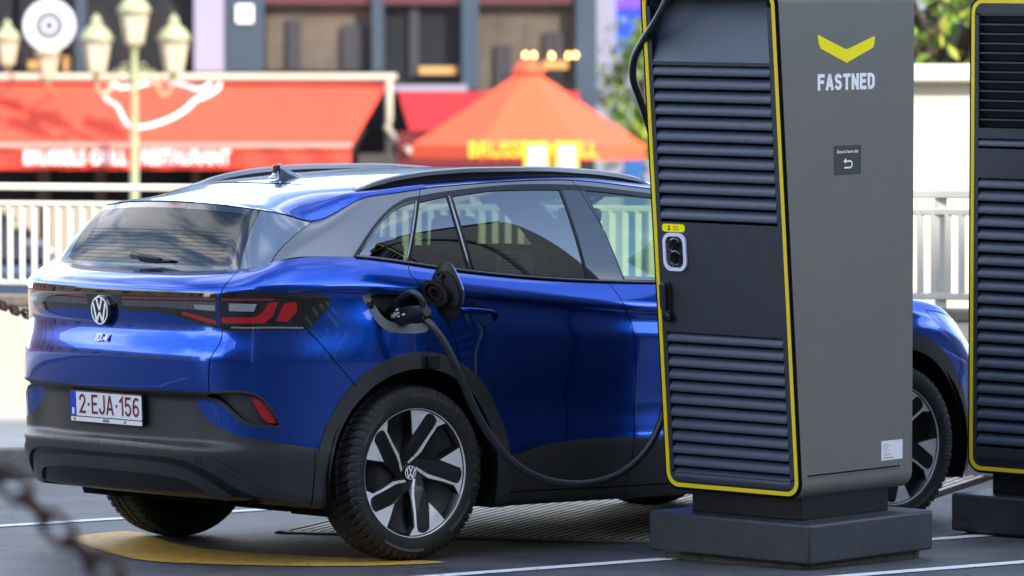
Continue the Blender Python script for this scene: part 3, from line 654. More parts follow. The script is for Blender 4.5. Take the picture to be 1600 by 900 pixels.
for s in (1,-1):
    panel('window_fin',G,VG,TG_,nG=='fin',(s,),[finm,black],car,dark=True,thick=.02)
    panel('roof_arch',G,VG,TG_,nG=='pillar',(s,),[satin,black],car,dark=True,off=.001,thick=.01)
    panel('window_trim',G,VG,TG_,nG=='trim',(s,),[black,black],car,off=.002,thick=.008)
    panel('window_pillar',G,VG,TG_,nG=='bp',(s,),gloss,car,off=.001,thick=.006)
    panel('windscreen_pillar',G,VG,TG_,nG=='apillar',(s,),paint,car,off=0,thick=.02)
    for nm_,key,g_ in (('quarter_window','q',gl_rear),('rear_door_window','rf',gl_rear),('rear_door_window','rm',gl_rear),('front_door_window','fg',gl_front)):
        panel(nm_,G,VG,TG_,nG==key,(s,),g_,car,off=-.002,thick=.003)
    # bright window divider strips and waist strip
    mbd=MB()
    for (ua,va),(ub,vb) in (((1.414,.012),(1.337,.80*GH)),((1.700,.012),(1.520,.85*GH))):
        pts=[G.P([ua+(ub-ua)*k/8],[va+(vb-va)*k/8],.002)[0]*np.array([1,-s,1]) for k in range(9)]
        mbd.tube(pts,.0045,6)
    mbd.build('window_divider',silver,car,smooth=True)
    mbd=MB(); us=np.linspace(1.175,ue-.05,60); pts=[G.P([u],[.004],.004)[0]*np.array([1,-s,1]) for u in us]; mbd.tube(pts,.0055,6)
    pts=[G.P([a],[b],.003)[0]*np.array([1,-s,1]) for a,b in q[1:12]]; mbd.tube(pts,.0035,6)
    mbd.build('waist_strip',mat('dark satin trim',(.16,.165,.175),.3,.6) if 'dark satin trim' not in MC else MC['dark satin trim'],car,smooth=True)
# black frit band and heating lines on the rear window
mbf=MB()
for k in range(9):
    v=(.10+.055*k)*GH; us=np.linspace(-.50+.0*k,.50,21)
    pts=[]
    for u in us:
        p=G.P([abs(u)],[v],.0008)[0]; pts.append((p[0],-math.copysign(p[1],u),p[2]))
    mbf.tube(pts,.0007,3,cap=False)
mbf.build('heating_lines',mat('heater line',(.05,.045,.04),.5),rg)
# ---------------- roof ----------------
gt=G.P(G.U,np.full(len(G.U),GH)); 
zc=pchip([-.66,-.56,-.3,0,.4,.8,1.2,1.6,2.02],np.array([1.492,1.506,1.548,1.588,1.616,1.630,1.624,1.592,1.519]))
def cap(pts,zcf,name,m,power,h,off=0.,mixw=.5):
    P=np.array(pts); o=[(p[0],-p[1]) for p in P]+[(p[0],p[1]) for p in P[::-1][1:-1]]
    zb=np.concatenate([P[:,2],P[::-1][1:-1,2]]); n=len(o)
    i0=int(np.argmax(P[:,1]>.9*P[:,1].max()))
    gx=np.arange(P[:,0].min()+h/2,P[:,0].max(),h); gy=np.arange(-.8,.81,h)
    a,b=np.meshgrid(gx,gy,indexing='ij'); g=np.stack([a.ravel(),b.ravel()],1)
    ins=inpoly(o,g[:,0],g[:,1]); O_=np.array(o); d=np.sqrt(((g[:,None,:]-O_[None])**2).sum(2)).min(1); g=g[ins&(d>h*.35)]
    allp=o+[tuple(x) for x in g]
    r=delaunay_2d_cdt([Vector(p) for p in allp],[(i,(i+1)%n) for i in range(n)],[],1,1e-6,False)
    V=np.array([tuple(v) for v in r[0]])
    side=P[P[:,1]>.02]
    # half width and edge height against x: take the outermost boundary
    xs=np.linspace(P[:,0].min(),P[:,0].max(),240); ye=[];ze=[]
    for x in xs:
        k=np.argsort(abs(P[:,0]-x))[:6]; kk=k[np.argmax(P[k,1])]; ye.append(P[kk,1]); ze.append(P[kk,2])
    ye=gsm(np.array(ye),3,0);ze=gsm(np.array(ze),3,0)
    Y=np.interp(V[:,0],xs,ye);Z=np.interp(V[:,0],xs,ze);t=np.clip(abs(V[:,1])/np.maximum(Y,.05),0,1)
    zz=zcf(V[:,0]); z=zz+(Z-zz)*(mixw*t**2.2+(1-mixw)*t**power)
    # snap the border exactly
    for i in range(len(V)):
        dd=((O_-V[i])**2).sum(1); j=dd.argmin()
        if dd[j]<1e-9: z[i]=zb[j]
    W=[(V[i,0],V[i,1],z[i]+off) for i in range(len(V))]
    F=[f if np.cross(V[f[1]]-V[f[0]],V[f[2]]-V[f[0]])>0 else f[::-1] for f in [list(f) for f in r[2]]]
    return mk(name,W,F,m,car,smooth=True)
cap(gt[::2],zc,'roof',paint,9,.03,off=.0015)
cap(gt[::3]*np.array([.97,.97,1]),lambda x:zc(x),'headliner',head,9,.06,off=-.035)
# roof seams
def roofz(x,y):
    k=[p for p in gt if abs(p[0]-x)<.012]; p=max(k,key=lambda q:q[1]); t=min(1,abs(y)/p[1]); z0=float(zc(np.array([x]))[0])
    return z0+(p[2]-z0)*(.5*t**2.2+.5*t**9)+.0025
mbs=MB(); ys=np.linspace(-.635,.635,41); mbs.tube([(-.14+.06*(abs(y)/.63)**2,y,roofz(-.14+.06*(abs(y)/.63)**2,y)) for y in ys],.0022,6); mbs.build('roof_seam',deep,car)
mbs=MB()
for s in (1,-1):
    mbs.tube([tuple(G.P([u],[GH],.001)[0]*np.array([1,-s,1])) for u in np.linspace(.62,3.2,90)],.0028,6)
mbs.tube([tuple(G.P([abs(u)],[GH],.0)[0]*np.array([1,-1 if u<0 else 1,1])) for u in np.linspace(-.62,.62,61)],.0028,6)
mbs.build('roof_edge_seal',deep,car)
# roof rails
for s in (1,-1):
    xs=np.array([-.07,-.03,.04,.15,.35,.6,.9,1.2,1.38,1.50,1.57,1.60]); zs=np.array([1.566,1.574,1.590,1.611,1.632,1.642,1.642,1.628,1.610,1.589,1.566,1.553])
    f=pchip(xs,zs); xq=np.linspace(-.07,1.60,60); P=[];
    for x in xq:
        e=min(1,(x+.07)/.12,(1.60-x)/.12); hh=.006+.010*e; yy=-s*.578
        P.append([(x,yy+dy,float(f(np.array([x]))[0])+dz*hh/.016-.016+.0*e) for dy,dz in ((-.017,-.006),(-.015,.010),(-.004,.016),(.008,.014),(.017,.004),(.014,-.010))])
    V=[p for r_ in P for p in r_]; F=[(i*6+k,i*6+(k+1)%6,(i+1)*6+(k+1)%6,(i+1)*6+k) for i in range(59) for k in range(6)]+[tuple(range(6)),tuple(354+k for k in range(6))]
    mbr=MB(); mbr.add(V,F); rl=mbr.build('roof_rail',rail,car,auto=45)
    mbr=MB(); V=[];
    for x in xq[3:-3]:
        z=float(f(np.array([x]))[0])-.022; zr=roofz(x,.578)-.006; V+=[(x,-s*.578-.006,z),(x,-s*.578+.006,z),(x,-s*.578+.006,min(zr,z)),(x,-s*.578-.006,min(zr,z))]
    m_=len(xq[3:-3]); F=[(i*4+k,i*4+(k+1)%4,(i+1)*4+(k+1)%4,(i+1)*4+k) for i in range(m_-1) for k in range(4)]; mbr.add(V,F); mbr.build('rail_foot',black,car)
# shark-fin antenna
ax,az=.02,roofz(.02,0)-.004
prof=[(-.080,0,.034),(-.078,.020,.034),(-.070,.028,.030),(-.064,.050,.018),(-.056,.066,.011),(-.040,.066,.012),(-.010,.045,.018),(.03,.027,.025),(.07,.014,.022),(.10,0,.008)]
V=[];F=[]
for x,h,wd in prof:
    for k in range(9):
        a=math.pi*k/8; V.append((ax+x,wd*math.cos(a),az+max(h,.002)*math.sin(a)**.8 if 0<k<8 else az))
F=[(i*9+k,i*9+k+1,(i+1)*9+k+1,(i+1)*9+k) for i in range(9) for k in range(8)]+[tuple(range(9)),tuple(81+k for k in range(9))]
mba=MB(); mba.add(V,F); an=mba.build('antenna',finm,car,auto=70)
mba=MB(); mba.box(ax-.074,ax-.050,-.013,.013,az+.026,az+.060); mba.build('antenna_insert',gloss,an,bevel=.002)
# ---------------- bonnet ----------------
hp=[tuple(L.P([u],[1.05])[0]) for u in np.arange(TL[15]+.06,UM,.03)]
hp.append(tuple(L.P([UM-.001],[1.05])[0]*np.array([1,0,1])))
wsb=[tuple(G.P([u],[0])[0]) for u in np.arange(UG-.001,float(TG[15])+.08,-.04)]
Pb=hp[::1]+[]; bon=wsb[::-1]
poly=[(p[0],-p[1],p[2]) for p in bon]+[]   # side -> centre (right)
right=[(p[0],-p[1]) for p in hp]; mid=[(p[0],-p[1]) for p in wsb]
# ordered: windscreen centre -> right corner -> front centre
arr=np.array(wsb+hp); zb=zc
zh=pchip([2.4,2.79,3.1,3.3,3.42,3.5],np.array([1.14,1.10,1.045,.985,.925,.874]))
o=[(p[0],-p[1]) for p in arr]+[(p[0],p[1]) for p in arr[::-1][1:-1]]
gx,gy=np.meshgrid(np.arange(2.4,3.5,.04),np.arange(-.85,.86,.04),indexing='ij'); g=np.stack([gx.ravel(),gy.ravel()],1); O_=np.array(o)
g=g[inpoly(o,g[:,0],g[:,1])&(np.sqrt(((g[:,None]-O_[None])**2).sum(2)).min(1)>.015)]
r=delaunay_2d_cdt([Vector(p) for p in o]+[Vector(p) for p in g],[(i,(i+1)%len(o)) for i in range(len(o))],[],1,1e-6,False)
zb_=np.concatenate([arr[:,2],arr[::-1][1:-1,2]]); V=np.array([tuple(v) for v in r[0]]); Z=[]
hx=np.array([p[0] for p in hp]);hy=np.array([p[1] for p in hp]);hz=np.array([p[2] for p in hp])
for v in V:
    dd=((O_-v)**2).sum(1); j=dd.argmin()
    if dd[j]<1e-8: Z.append(zb_[j]); continue
    ye=np.interp(v[0],hx,hy);ze=np.interp(v[0],hx,hz); t=min(1,abs(v[1])/max(ye,.05)); z0=float(zh(np.array([v[0]]))[0]); Z.append(z0+(ze-z0)*(.6*t**2+.4*t**8))
mk('bonnet',[(v[0],v[1],z) for v,z in zip(V,Z)],[f for f in r[2]],paint,car,smooth=True)
# ---------------- floor and wheel wells ----------------
mb=MB(); 
for x0,x1,y in ((-.74,-.46,.76),(-.46,.46,.62),(.46,2.3,.85),(2.3,3.24,.60),(3.24,3.40,.62)): mb.box(x0,x1,-y,y,.215 if x0>-.7 else .272,.40)
mb.build('underbody',deep,car)
for cx in (0,2.771):
    for s in (1,-1):
        mb=MB(); n_w=20; V=[]
        for k in range(n_w+1):
            a=math.pi*(-.12+1.24*k/n_w); x=cx+.455*math.cos(a); z=.372+.455*math.sin(a); V+=[(x,s*.90,z),(x,s*.60,z)]
        F=[(2*k,2*k+1,2*k+3,2*k+2) for k in range(n_w)]; mb.add(V,F)
        o_=len(mb.V); V=[(cx,s*.60,.372)]+[(cx+.455*math.cos(math.pi*(-.12+1.24*k/n_w)),s*.60,.372+.455*math.sin(math.pi*(-.12+1.24*k/n_w))) for k in range(n_w+1)]; mb.add(V,[(0,k+1,k+2) for k in range(n_w)]); mb.build('wheel_arch_liner',deep,car)
for s in (1,-1): mb=MB(); mb.prism([(.445,.205),(.47,.205),(.50,.30),(.47,.36),(.445,.36)],-.06,.06,M=frame((0,s*-.80,0),(1,0,0),(0,0,1))); mb.build('mud_flap',black,car)
# ---------------- wheels ----------------
def wheel(side):
    """wheel about the local y axis, outer face to -y (right side)"""
    wr=empty('wheel',(0,0,0),parent=car)
    W2=.118; RO=.3715; na=480
    prof=[(.268,-.100),(.276,-.113),(.290,-.1165),(.305,-.1175),(.322,-.1165),(.336,-.113),(.347,-.107)]
    tread=[(-.101),(-.092),(-.083),(-.074),(-.065),(-.052),(-.043),(-.034),(-.025),(-.013),(-.004),(.004),(.013),(.025),(.034),(.043),(.052),(.065),(.074),(.083),(.092),(.101)]
    V=[];m=len(prof)+len(tread)+len(prof)
    for i in range(na):
        th=2*math.pi*i/na; c,s_=math.cos(th),math.sin(th)
        ring=[]
        for k,(r,y) in enumerate(prof): 
            rr=r
            if k>=4 and (i%8)in(0,1) : rr-=.007
            ring.append((rr,y))
        for y in tread:
            rr=RO-.0125*(abs(y)/.101)**3.2
            ay=abs(y); grv=False
            if .0<=ay<.006 or .036<ay<.046: grv=True
            ph=(i+ int(ay*70) + (4 if y>0 else 0))%8
            if ph in(0,1) and ay>.05 or ph==0: grv=True
            elif ph in(4,6) and ay>.05: rr-=.003
            if grv: rr-=.011
            ring.append((rr,y))
        ring+=[(r,-y) for r,y in prof[::-1]]
        V+=[(r*c,y,r*s_) for r,y in ring]
    F=[(i*m+k,i*m+k+1,((i+1)%na)*m+k+1,((i+1)%na)*m+k) for i in range(na) for k in range(m-1)]
    ty=mk('tyre',V,F,rubber,wr); bmn=bmesh.new(); bmn.from_mesh(ty.data); bmesh.ops.recalc_face_normals(bmn,faces=bmn.faces); bmn.to_mesh(ty.data); bmn.free()
    ty.data.polygons.foreach_set('use_smooth',np.ones(len(ty.data.polygons),bool)); ty.data.set_sharp_from_angle(angle=R(28))
    # rim barrel
    mb=MB(); M=Matrix.Rotation(R(90),4,'X')   # z -> -y
    mb.lathe([(.268,.100),(.272,.098),(.268,.094),(.262,.088),(.255,.06),(.235,.03),(.230,-.05),(.262,-.095),(.270,-.1)],72,M=M)
    rim=mb.build('rim',alloyb,wr,auto=50)
    mb=MB(); mb.lathe([(.2730,.0995),(.2730,.1040),(.2705,.1048),(.2680,.1040),(.2675,.098)],96,M=M); mb.build('rim_edge',alloys,rim,auto=60)
    # face disc (dark, dished) and spokes
    mb=MB(); mb.lathe([(0,.052),(.06,.050),(.10,.040),(.2,.040),(.262,.062)],64,M=M); mb.build('rim_dish',alloyb,rim,smooth=True)
    mb=MB(); mb.lathe([(.0,.02),(.15,.02),(.15,.0)],40,M=M); mb.build('brake_disc',brake,wr)
    RR=.2655
    A=[(-.12,.985)]+[(math.sin(R(a))*.992,math.cos(R(a))*.992) for a in (-2,3,8,14,20,26,31)]+[(.59,.80),(.43,.745),(.31,.56),(.19,.33),(.08,.22),(-.01,.14),(-.05,.155),(.04,.245),(.120,.327),(.178,.42),(.290,.60),(.395,.76),(.42,.83),(.385,.885),(.335,.925),(.27,.945),(.20,.935),(.10,.79),(-.03,.60),(-.08,.80)]
    B=[(-.12,.975)]+[(math.sin(R(a))*.985,math.cos(R(a))*.985) for a in (-2,8,20,31)]+[(.60,.79),(.44,.73),(.20,.32),(.10,.12),(-.17,.10),(-.19,.16),(-.10,.36),(-.045,.595)]
    ms=MB();mb2=MB()
    fy=lambda r:.094-.040*(1-min(1,r/.95))**1.3
    for k in range(5):
        a=R(-72*k); ca,sa=math.cos(a),math.sin(a)
        rot=lambda x,y:(x*ca-y*sa,x*sa+y*ca)
        for mbq,PP,top_,dep in ((ms,A,0.0,.004),(mb2,B,-.004,.030)):
            v=[]; 
            for x,y in PP:
                X,Z=rot(x,y); r=math.hypot(x,y); v.append((X*RR,-(fy(r)+top_),Z*RR))
            n=len(v); lo=[(p[0],p[1]+dep,p[2]) for p in v]
            mbq.add(v+lo,[tuple(range(n))]+[(i,n+i,n+(i+1)%n,(i+1)%n) for i in range(n)])
    # triangulate the long faces via bmesh in build
    for q_,nm_,mt_ in ((mb2,'spokes',alloyb),(ms,'spoke_faces',alloys)):
        o_=q_.build(nm_,mt_,rim); bmn=bmesh.new(); bmn.from_mesh(o_.data); bmesh.ops.triangulate(bmn,faces=[f for f in bmn.faces if len(f.verts)>4],ngon_method='EAR_CLIP'); bmn.to_mesh(o_.data); bmn.free()
    # slot floor rails, bolts, cap
    mb=MB()
    for k in range(5):
        a=R(-72*k+36-72*.28); r=.078; mb.lathe([(0,.068),(.010,.068),(.012,.062),(.012,.04)],8,M=Matrix.Translation((r*math.sin(a),0,r*math.cos(a)))@M)
    mb.lathe([(.040,.045),(.038,.058),(.034,.062),(.0,.062)],40,M=M)
    mb.build('hub',alloyb,rim,auto=40)
    mb=MB(); mb.lathe([(.0305,.060),(.0305,.0715),(.029,.0725),(0,.0725)],40,M=M); hc=mb.build('hub_cap',gloss,rim,auto=40)
    emblem(hc,Matrix.Translation((0,-.0732,0))@Matrix.Rotation(R(90),4,'X'),.0290,wht)
    # lettering on the tyre wall
    for base,word in ((44,'GOOD'),(44-30,'YEAR'),(224,'GOOD'),(194,'YEAR')):
        mb=MB()
        for i,ch in enumerate(word):
            V,F=textmesh(ch,.034,.0008,1.15); a=R(base-i*7.2); r=.312
            Mq=Matrix.Translation((r*math.cos(a),-.1185,r*math.sin(a)))@Matrix.Rotation(-(a-math.pi/2),4,'Y')@Matrix.Rotation(R(90),4,'X')
            mb.add([Mq@Vector(v) for v in V],F)
        mb.build('tyre_lettering',letter,ty)
    for a0,a1,r in ((62,100,.318),(242,280,.318),(130,160,.300),(310,340,.300)):
        mb=MB(); mb.lathe([(r,.1172),(r+.012,.1187),(r+.013,.1172)],16,M=M,a0=R(a0),a1=R(a1))
        mb.build('tyre_rib',letter,ty)
    return wr
def emblem(parent,M,r,m):
    """round badge of two stacked letters, drawn as strokes; local xy plane, facing +z"""
    mb=MB(); N=40
    for k in range(N):
        a=2*math.pi*k/N;b=2*math.pi*(k+1)/N
        q=[(r*math.cos(a),r*math.sin(a)),(r*math.cos(b),r*math.sin(b)),(r*.90*math.cos(b),r*.90*math.sin(b)),(r*.90*math.cos(a),r*.90*math.sin(a))]
        mb.prism(q[::-1],-.0006,.0006,M=M,cap=True)
    t=.085
    def st(p,q):
        p=Vector(p);q=Vector(q);d=(q-p).normalized();n_=Vector((-d.y,d.x))*t
        mb.prism([tuple((p-n_)*r),tuple((q-n_)*r),tuple((q+n_)*r),tuple((p+n_)*r)],-.0004,.0008,M=M)
    st((-.34,.84),(0,.02)); st((0,.02),(.34,.84))
    st((-.72,.50),(-.36,-.80)); st((-.36,-.80),(0,-.14)); st((0,-.14),(.36,-.80)); st((.36,-.80),(.72,.50))
    return mb.build('emblem',m,parent)
w0=wheel(1)
ww=[(0,-.797,0),(2.771,-.797,0),(0,.797,180),(2.771,.797,180)]
def copytree(o,parent=None,depth=0):
    c=o.copy(); sc.collection.objects.link(c)
    if parent is not None: c.parent=parent
    for ch in list(o.children): copytree(ch,c)
    return c
for i,(x,y,rz) in enumerate(ww):
    o_=w0 if i==0 else copytree(w0,car)
    o_.location=(x,y,.3715); o_.rotation_euler=(0,R(4+i*17) if i else R(4),R(rz))
# ---------------- badges, plate, wiper, charge port ----------------
def rearframe(y,z,x): return frame((x,y,z),(0,-1,0),(0.12,0,1))    # facing backwards (-x)
xr=float(L.P([.001],[.83])[0][0])
mb=MB(); Mf=frame((xr-.004,0,1.05),(0,-1,0),(-.05,0,1)); mb.lathe([(.061,-.02),(.064,.0),(.064,.016),(.060,.021),(0,.021)],48,M=Mf); bd=mb.build('rear_badge',gloss,car,auto=40)
emblem(bd,Mf@Matrix.Translation((0,0,.0222)),.0595,wht)
p0=L.P([.001],[.695])[0]; n0=L.n([.001],[.695])[0]
Mt=frame((p0[0]-.0065,0,p0[2]+.005),(0,-1,0),(n0[2],0,abs(n0[0])))
V,F=strokes('ID.4',.033,.0068,.36,.2,1.25); mb=MB(); mb.add([Mt@Vector((v[0],v[1],.003+v[2])) for v in V]+[Mt@Vector((v[0],v[1],0)) for v in V],F+[tuple(len(V)+i for i in f) for f in F]); mb.build('model_badge',wht,car)
# plate
pc=L.P([.001],[.375])[0]; Mp=frame((pc[0]-.022,0,.643),(0,-1,0),(-.04,0,1))
mb=MB(); mb.prism(rrect(-.262,.262,-.072,.064,.006),-.014,0,M=Mp); pl=mb.build('number_plate',black,car,auto=40)
mb=MB(); mb.prism(rrect(-.256,.256,-.046,.060,.005),0,.002,M=Mp); mb.build('plate_face',white,pl)
mb=MB(); 
for q_ in (rrect(-.256,.256,.0565,.060,.001,1),rrect(-.256,.256,-.0495,-.046,.001,1)): mb.prism(q_,.0021,.0027,M=Mp)
mb.build('plate_border',plred,pl)
mb=MB(); mb.prism(rrect(-.256,-.214,-.046,.0565,.002,1),.0021,.0026,M=Mp); mb.build('country_band',plblue,pl)
mb=MB(); V,F=strokes('B',.027,.005,.2); mb.add([Mp@Vector((v[0]-.235,v[1]-.026,.0032+v[2])) for v in V],F)
mb.build('country_letter',wht,pl)
mb=MB(); V,F=strokes('2-EJA-156',.082,.0115,.26,0,.95)
xs=[v[0] for v in V]; xc,hw_=(min(xs)+max(xs))/2,(max(xs)-min(xs))/2
mb.add([Mp@Vector(((v[0]-xc)*.218/hw_+.022,v[1]+.007,.0034+v[2])) for v in V],F); mb.build('plate_digits',plred,pl)
mb=MB(); mb.prism(rrect(-.256,.256,-.069,-.0505,.003),0,.0022,M=Mp); mb.build('dealer_strip',white,pl)
mb=MB(); V,F=textmesh('ARVAL',.018,.0004,.9,bold=.0004); mb.add([Mp@Vector((v[0]-.0,v[1]-.060,v[2]+.0028)) for v in V],F); mb.build('dealer_name',darkp,pl)
mb=MB(); mb.box(-.235,-.222,-.066,-.054,.0022,.003,M=Mp); mb.box(.13,.143,-.066,-.054,.0022,.003,M=Mp); mb.build('dealer_mark',green,pl)
# rear wiper
def gp(u,v,o_): 
    p=G.P([abs(u)],[v*GH],o_)[0]; return (p[0],-math.copysign(p[1],u) if abs(u)>1e-6 else 0,p[2])
mb=MB(); Pw=[gp(-.075+.0,.13,.012),gp(-.06,.135,.024),gp(0,.12,.026),gp(.08,.10,.024),gp(.13,.095,.022)]
mb.tube(Pw,[.010,.016,.013,.010,.006],8); mb.tube([gp(-.02,.07,.010),gp(.05,.075,.012),gp(.18,.085,.014),gp(.20,.085,.014)],[.005,.007,.006,.004],6)
mb.build('rear_wiper',black,car,auto=50)
# charge port pocket, plug inlet, flap
pp=K['port']; cu=np.mean([a for a,b in pp]); cv=np.mean([b for a,b in pp])
mb=MB(); PP=crom(pp,3,True); n=len(PP)
ring=[L.P([a],[b],-.004)[0] for a,b in PP]; r2=[L.P([cu+.02+(a-cu)*.80],[cv+.012+(b-cv)*.70],-.016)[0] for a,b in PP]; r3=[L.P([cu+.02+(a-cu)*.78],[cv+.012+(b-cv)*.66],-.075)[0] for a,b in PP]
fl=lambda P:[(p[0],-p[1],p[2]) for p in P]
mb.add(fl(ring)+fl(r2),[(i,(i+1)%n,n+(i+1)%n,n+i) for i in range(n)]); port=mb.build('charge_port_frame',mat('port plastic',(.17,.175,.18),.5,bump=.1,bscale=700),car,smooth=True)
mb=MB(); mb.add(fl(r2)+fl(r3),[(i,(i+1)%n,n+(i+1)%n,n+i) for i in range(n)]+[tuple(range(n,2*n))]); mb.build('charge_port_well',black,port)
mb=MB(); q0=fl([L.P([cu-.125],[cv+.018],-.012)[0]])[0]; mb.lathe([(.016,-.01),(.018,.012),(.010,.014),(0,.012)],12,M=frame(q0,(1,0,0),(0,0,1))@Matrix.Rotation(0,4,'X')); mb.build('port_latch',gloss,port,auto=40)
# flap, tether cap
hx,hy=.07,.915
def fpt(u,v,d):   # point on the flap plane: u,v as seen, d along its normal
    a=(u-668)/314.; z=2-(v-130)*22.62/8500; Dx,Dy=.30,.954
    return (hx+Dx*a-Dy*d, -(hy+Dy*a+Dx*d), z)
O_=crom([(690,409),(700,412),(713,434),(721,458),(718,478),(709,498),(700,504),(689,499),(676,478),(668,452),(676,428)],4,True)
c=(695,457); n=len(O_)
mb=MB(); A1=[fpt(*p,-.004) for p in O_]; A2=[fpt(c[0]+(p[0]-c[0])*1.02,c[1]+(p[1]-c[1])*1.02,.006) for p in O_]
mb.add(A1+A2,[(i,(i+1)%n,n+(i+1)%n,n+i) for i in range(n)]+[tuple(range(n))]); flap=mb.build('charge_flap',paint,car,auto=50)
mb=MB(); A3=[fpt(c[0]+(p[0]-c[0])*.90,c[1]+(p[1]-c[1])*.92,.012) for p in O_]; mb.add(A2+A3,[(i,(i+1)%n,n+(i+1)%n,n+i) for i in range(n)]+[tuple(range(n,2*n))])
mb.build('flap_lining',black,flap,auto=50)
def fring(name,cx,cy,rx,ry,d0,d1,m,th=.25,rot=0,k=24):
    mbq=MB(); V=[]
    for s_,d in ((1,d0),(1,d1),(1-th,d1),(1-th,d0+.004)):
        for i in range(k):
            a=2*math.pi*i/k; x=rx*math.cos(a)*s_; y=ry*math.sin(a)*s_; xr=x*math.cos(rot)-y*math.sin(rot); yr=x*math.sin(rot)+y*math.cos(rot); V.append(fpt(cx+xr,cy+yr,d))
    F=[(q*k+i,q*k+(i+1)%k,(q+1)*k+(i+1)%k,(q+1)*k+i) for q in range(3) for i in range(k)]+[tuple(3*k+i for i in range(k))]
    mbq.add(V,F); return mbq.build(name,m,flap,auto=40)
fring('seal_ring',683,459,24,17,.012,.045,black,.3,.75); fring('seal_cup',683,459,13,9,.012,.035,black,.35,.75); fring('flap_rib',702,452,13,30,.012,.022,black,.3,-.35); fring('flap_catch',688,430,6,6,.010,.030,black,.5)
mb=MB(); mb.tube([(.05,-.905,1.00),(.045,-.925,.94),(.05,-.932,.86)],.0012,5); mb.build('cap_tether',black,car)
M=frame((.052,-.940,.835),(1,0,0),(.15,0,1)); mb=MB(); mb.prism(rrect(-.030,.030,-.028,.032,.010),0,.030,M=M); tc_=mb.build('socket_cap',black,car,bevel=.004)
mb=MB(); 
for k in range(5): mb.box(-.022,.022,-.020+k*.010,-.016+k*.010,.030,.034,M=M)
mb.build('cap_ribs',cable,tc_)
# ---------------- cabin ----------------
cabin=empty('cabin',(0,0,0),parent=car)
mb=MB(); mb.box(-.68,2.5,-.80,.80,.41,.46); mb.build('cabin_floor',inner,cabin)
mb=MB(); mb.box(-.68,.10,-.72,.72,.46,1.12); mb.build('luggage_cover',inner,cabin)
def seat(x,y,wd,hz,front):
    s=MB(); s.prism([(x-.10,.62),(x+.42,.66),(x+.46,.56),(x+.40,.46),(x-.08,.46)],y-wd/2,y+wd/2,M=Matrix(((1,0,0,0),(0,0,1,0),(0,1,0,0),(0,0,0,1))))
    s.prism([(x-.02,.60),(x-.18,1.02),(x-.22,hz-.14),(x-.14,hz-.12),(x-.05,1.0),(x+.10,.66)],y-wd/2,y+wd/2,M=Matrix(((1,0,0,0),(0,0,1,0),(0,1,0,0),(0,0,0,1))))
    o=s.build('seat',seatm,cabin,bevel=.03,seg=3)
    for yy in ([y] if front else [y-.38,y+.38]):
        h=MB(); h.prism([(x-.25,hz-.10),(x-.17,hz-.10),(x-.155,hz+.03),(x-.19,hz+.08),(x-.24,hz+.06)],yy-.13,yy+.13,M=Matrix(((1,0,0,0),(0,0,1,0),(0,1,0,0),(0,0,0,1)))); h.build('headrest',seatm,o,bevel=.02,seg=3)
        h=MB(); h.tube([(x-.205,yy-.06,hz-.16),(x-.205,yy-.06,hz-.06)],.006,6); h.tube([(x-.205,yy+.06,hz-.16),(x-.205,yy+.06,hz-.06)],.006,6); h.build('headrest_post',chrome,o)
seat(.42,0,1.34,1.27,False); seat(1.45,-.38,.52,1.33,True); seat(1.45,.38,.56,1.33,True)
mb=MB(); mb.prism([(2.0,.75),(1.93,.98),(2.05,1.08),(2.45,1.10),(2.70,1.07),(2.70,.6)],-.76,.76,M=Matrix(((1,0,0,0),(0,0,1,0),(0,1,0,0),(0,0,0,1)))); mb.build('dashboard',inner,cabin,bevel=.02)
mb=MB(); Mq=frame((1.84,.38,1.0),(0,1,0),(.35,0,1)); mb.lathe([(.178,-.012),(.190,0),(.178,.012),(.168,0),(.178,-.012)],40,M=Mq); mb.box(-.17,.17,-.015,.015,-.01,.01,M=Mq); mb.build('steering_wheel',inner,cabin,smooth=True)
mb=MB(); mb.prism(rrect(-.125,.125,-.035,.035,.03),-.02,.01,M=frame((1.66,0,1.405),(.15,-1,0),(0,0,1))); mb.tube([(1.67,0,1.43),(1.80,0,1.49)],.012,6); mb.build('interior_mirror',black,cabin,bevel=.005)
mb=MB(); mb.box(.50,.98,-.58,-.24,.665,1.30,M=Matrix.Rotation(R(-3),4,'Z')); bx=mb.build('cardboard_box',card,None,bevel=.003)
bx.location=car.location; bx.rotation_euler=car.rotation_euler
tag(bx,'brown cardboard box with a white shipping label seen through the rear door window','box')
mb=MB(); mb.box(.70,.90,-.5815,-.5803,1.14,1.28,M=Matrix.Rotation(R(-3),4,'Z')); sl_=mb.build('shipping_label',white,bx)
mb=MB()
for k in range(14): mb.box(.73+.008*k,.73+.008*k+(.003 if k%3 else .005),-.583,-.5818,1.15,1.18,M=Matrix.Rotation(R(-3),4,'Z'))
for k in range(5): mb.box(.73,.73+.12-.02*(k%3),-.583,-.5818,1.20+.014*k,1.204+.014*k,M=Matrix.Rotation(R(-3),4,'Z'))
mb.build('label_print',darkp,bx)
# rear door mirrors
for s in (1,-1):
    mb=MB(); Mq=Matrix.Translation((2.02,-s*1.00,1.14)); mb.prism(rrect(-.10,.10,-.065,.065,.045),-.06,.05,M=Mq@Matrix.Rotation(R(90),4,'Z')@Matrix.Rotation(R(90),4,'X')); o_=mb.build('door_mirror',paint,car,bevel=.025,seg=3)
    mb=MB(); mb.prism(rrect(-.085,.085,-.052,.052,.035),.0505,.056,M=Mq@Matrix.Rotation(R(-90),4,'Z')@Matrix.Rotation(R(90),4,'X')); mb.build('mirror_glass',chrome,o_)
    mb=MB(); mb.tube([(2.03,-s*.86,1.10),(2.03,-s*.95,1.11)],[.03,.025],8); mb.build('mirror_arm',black,o_,smooth=True)
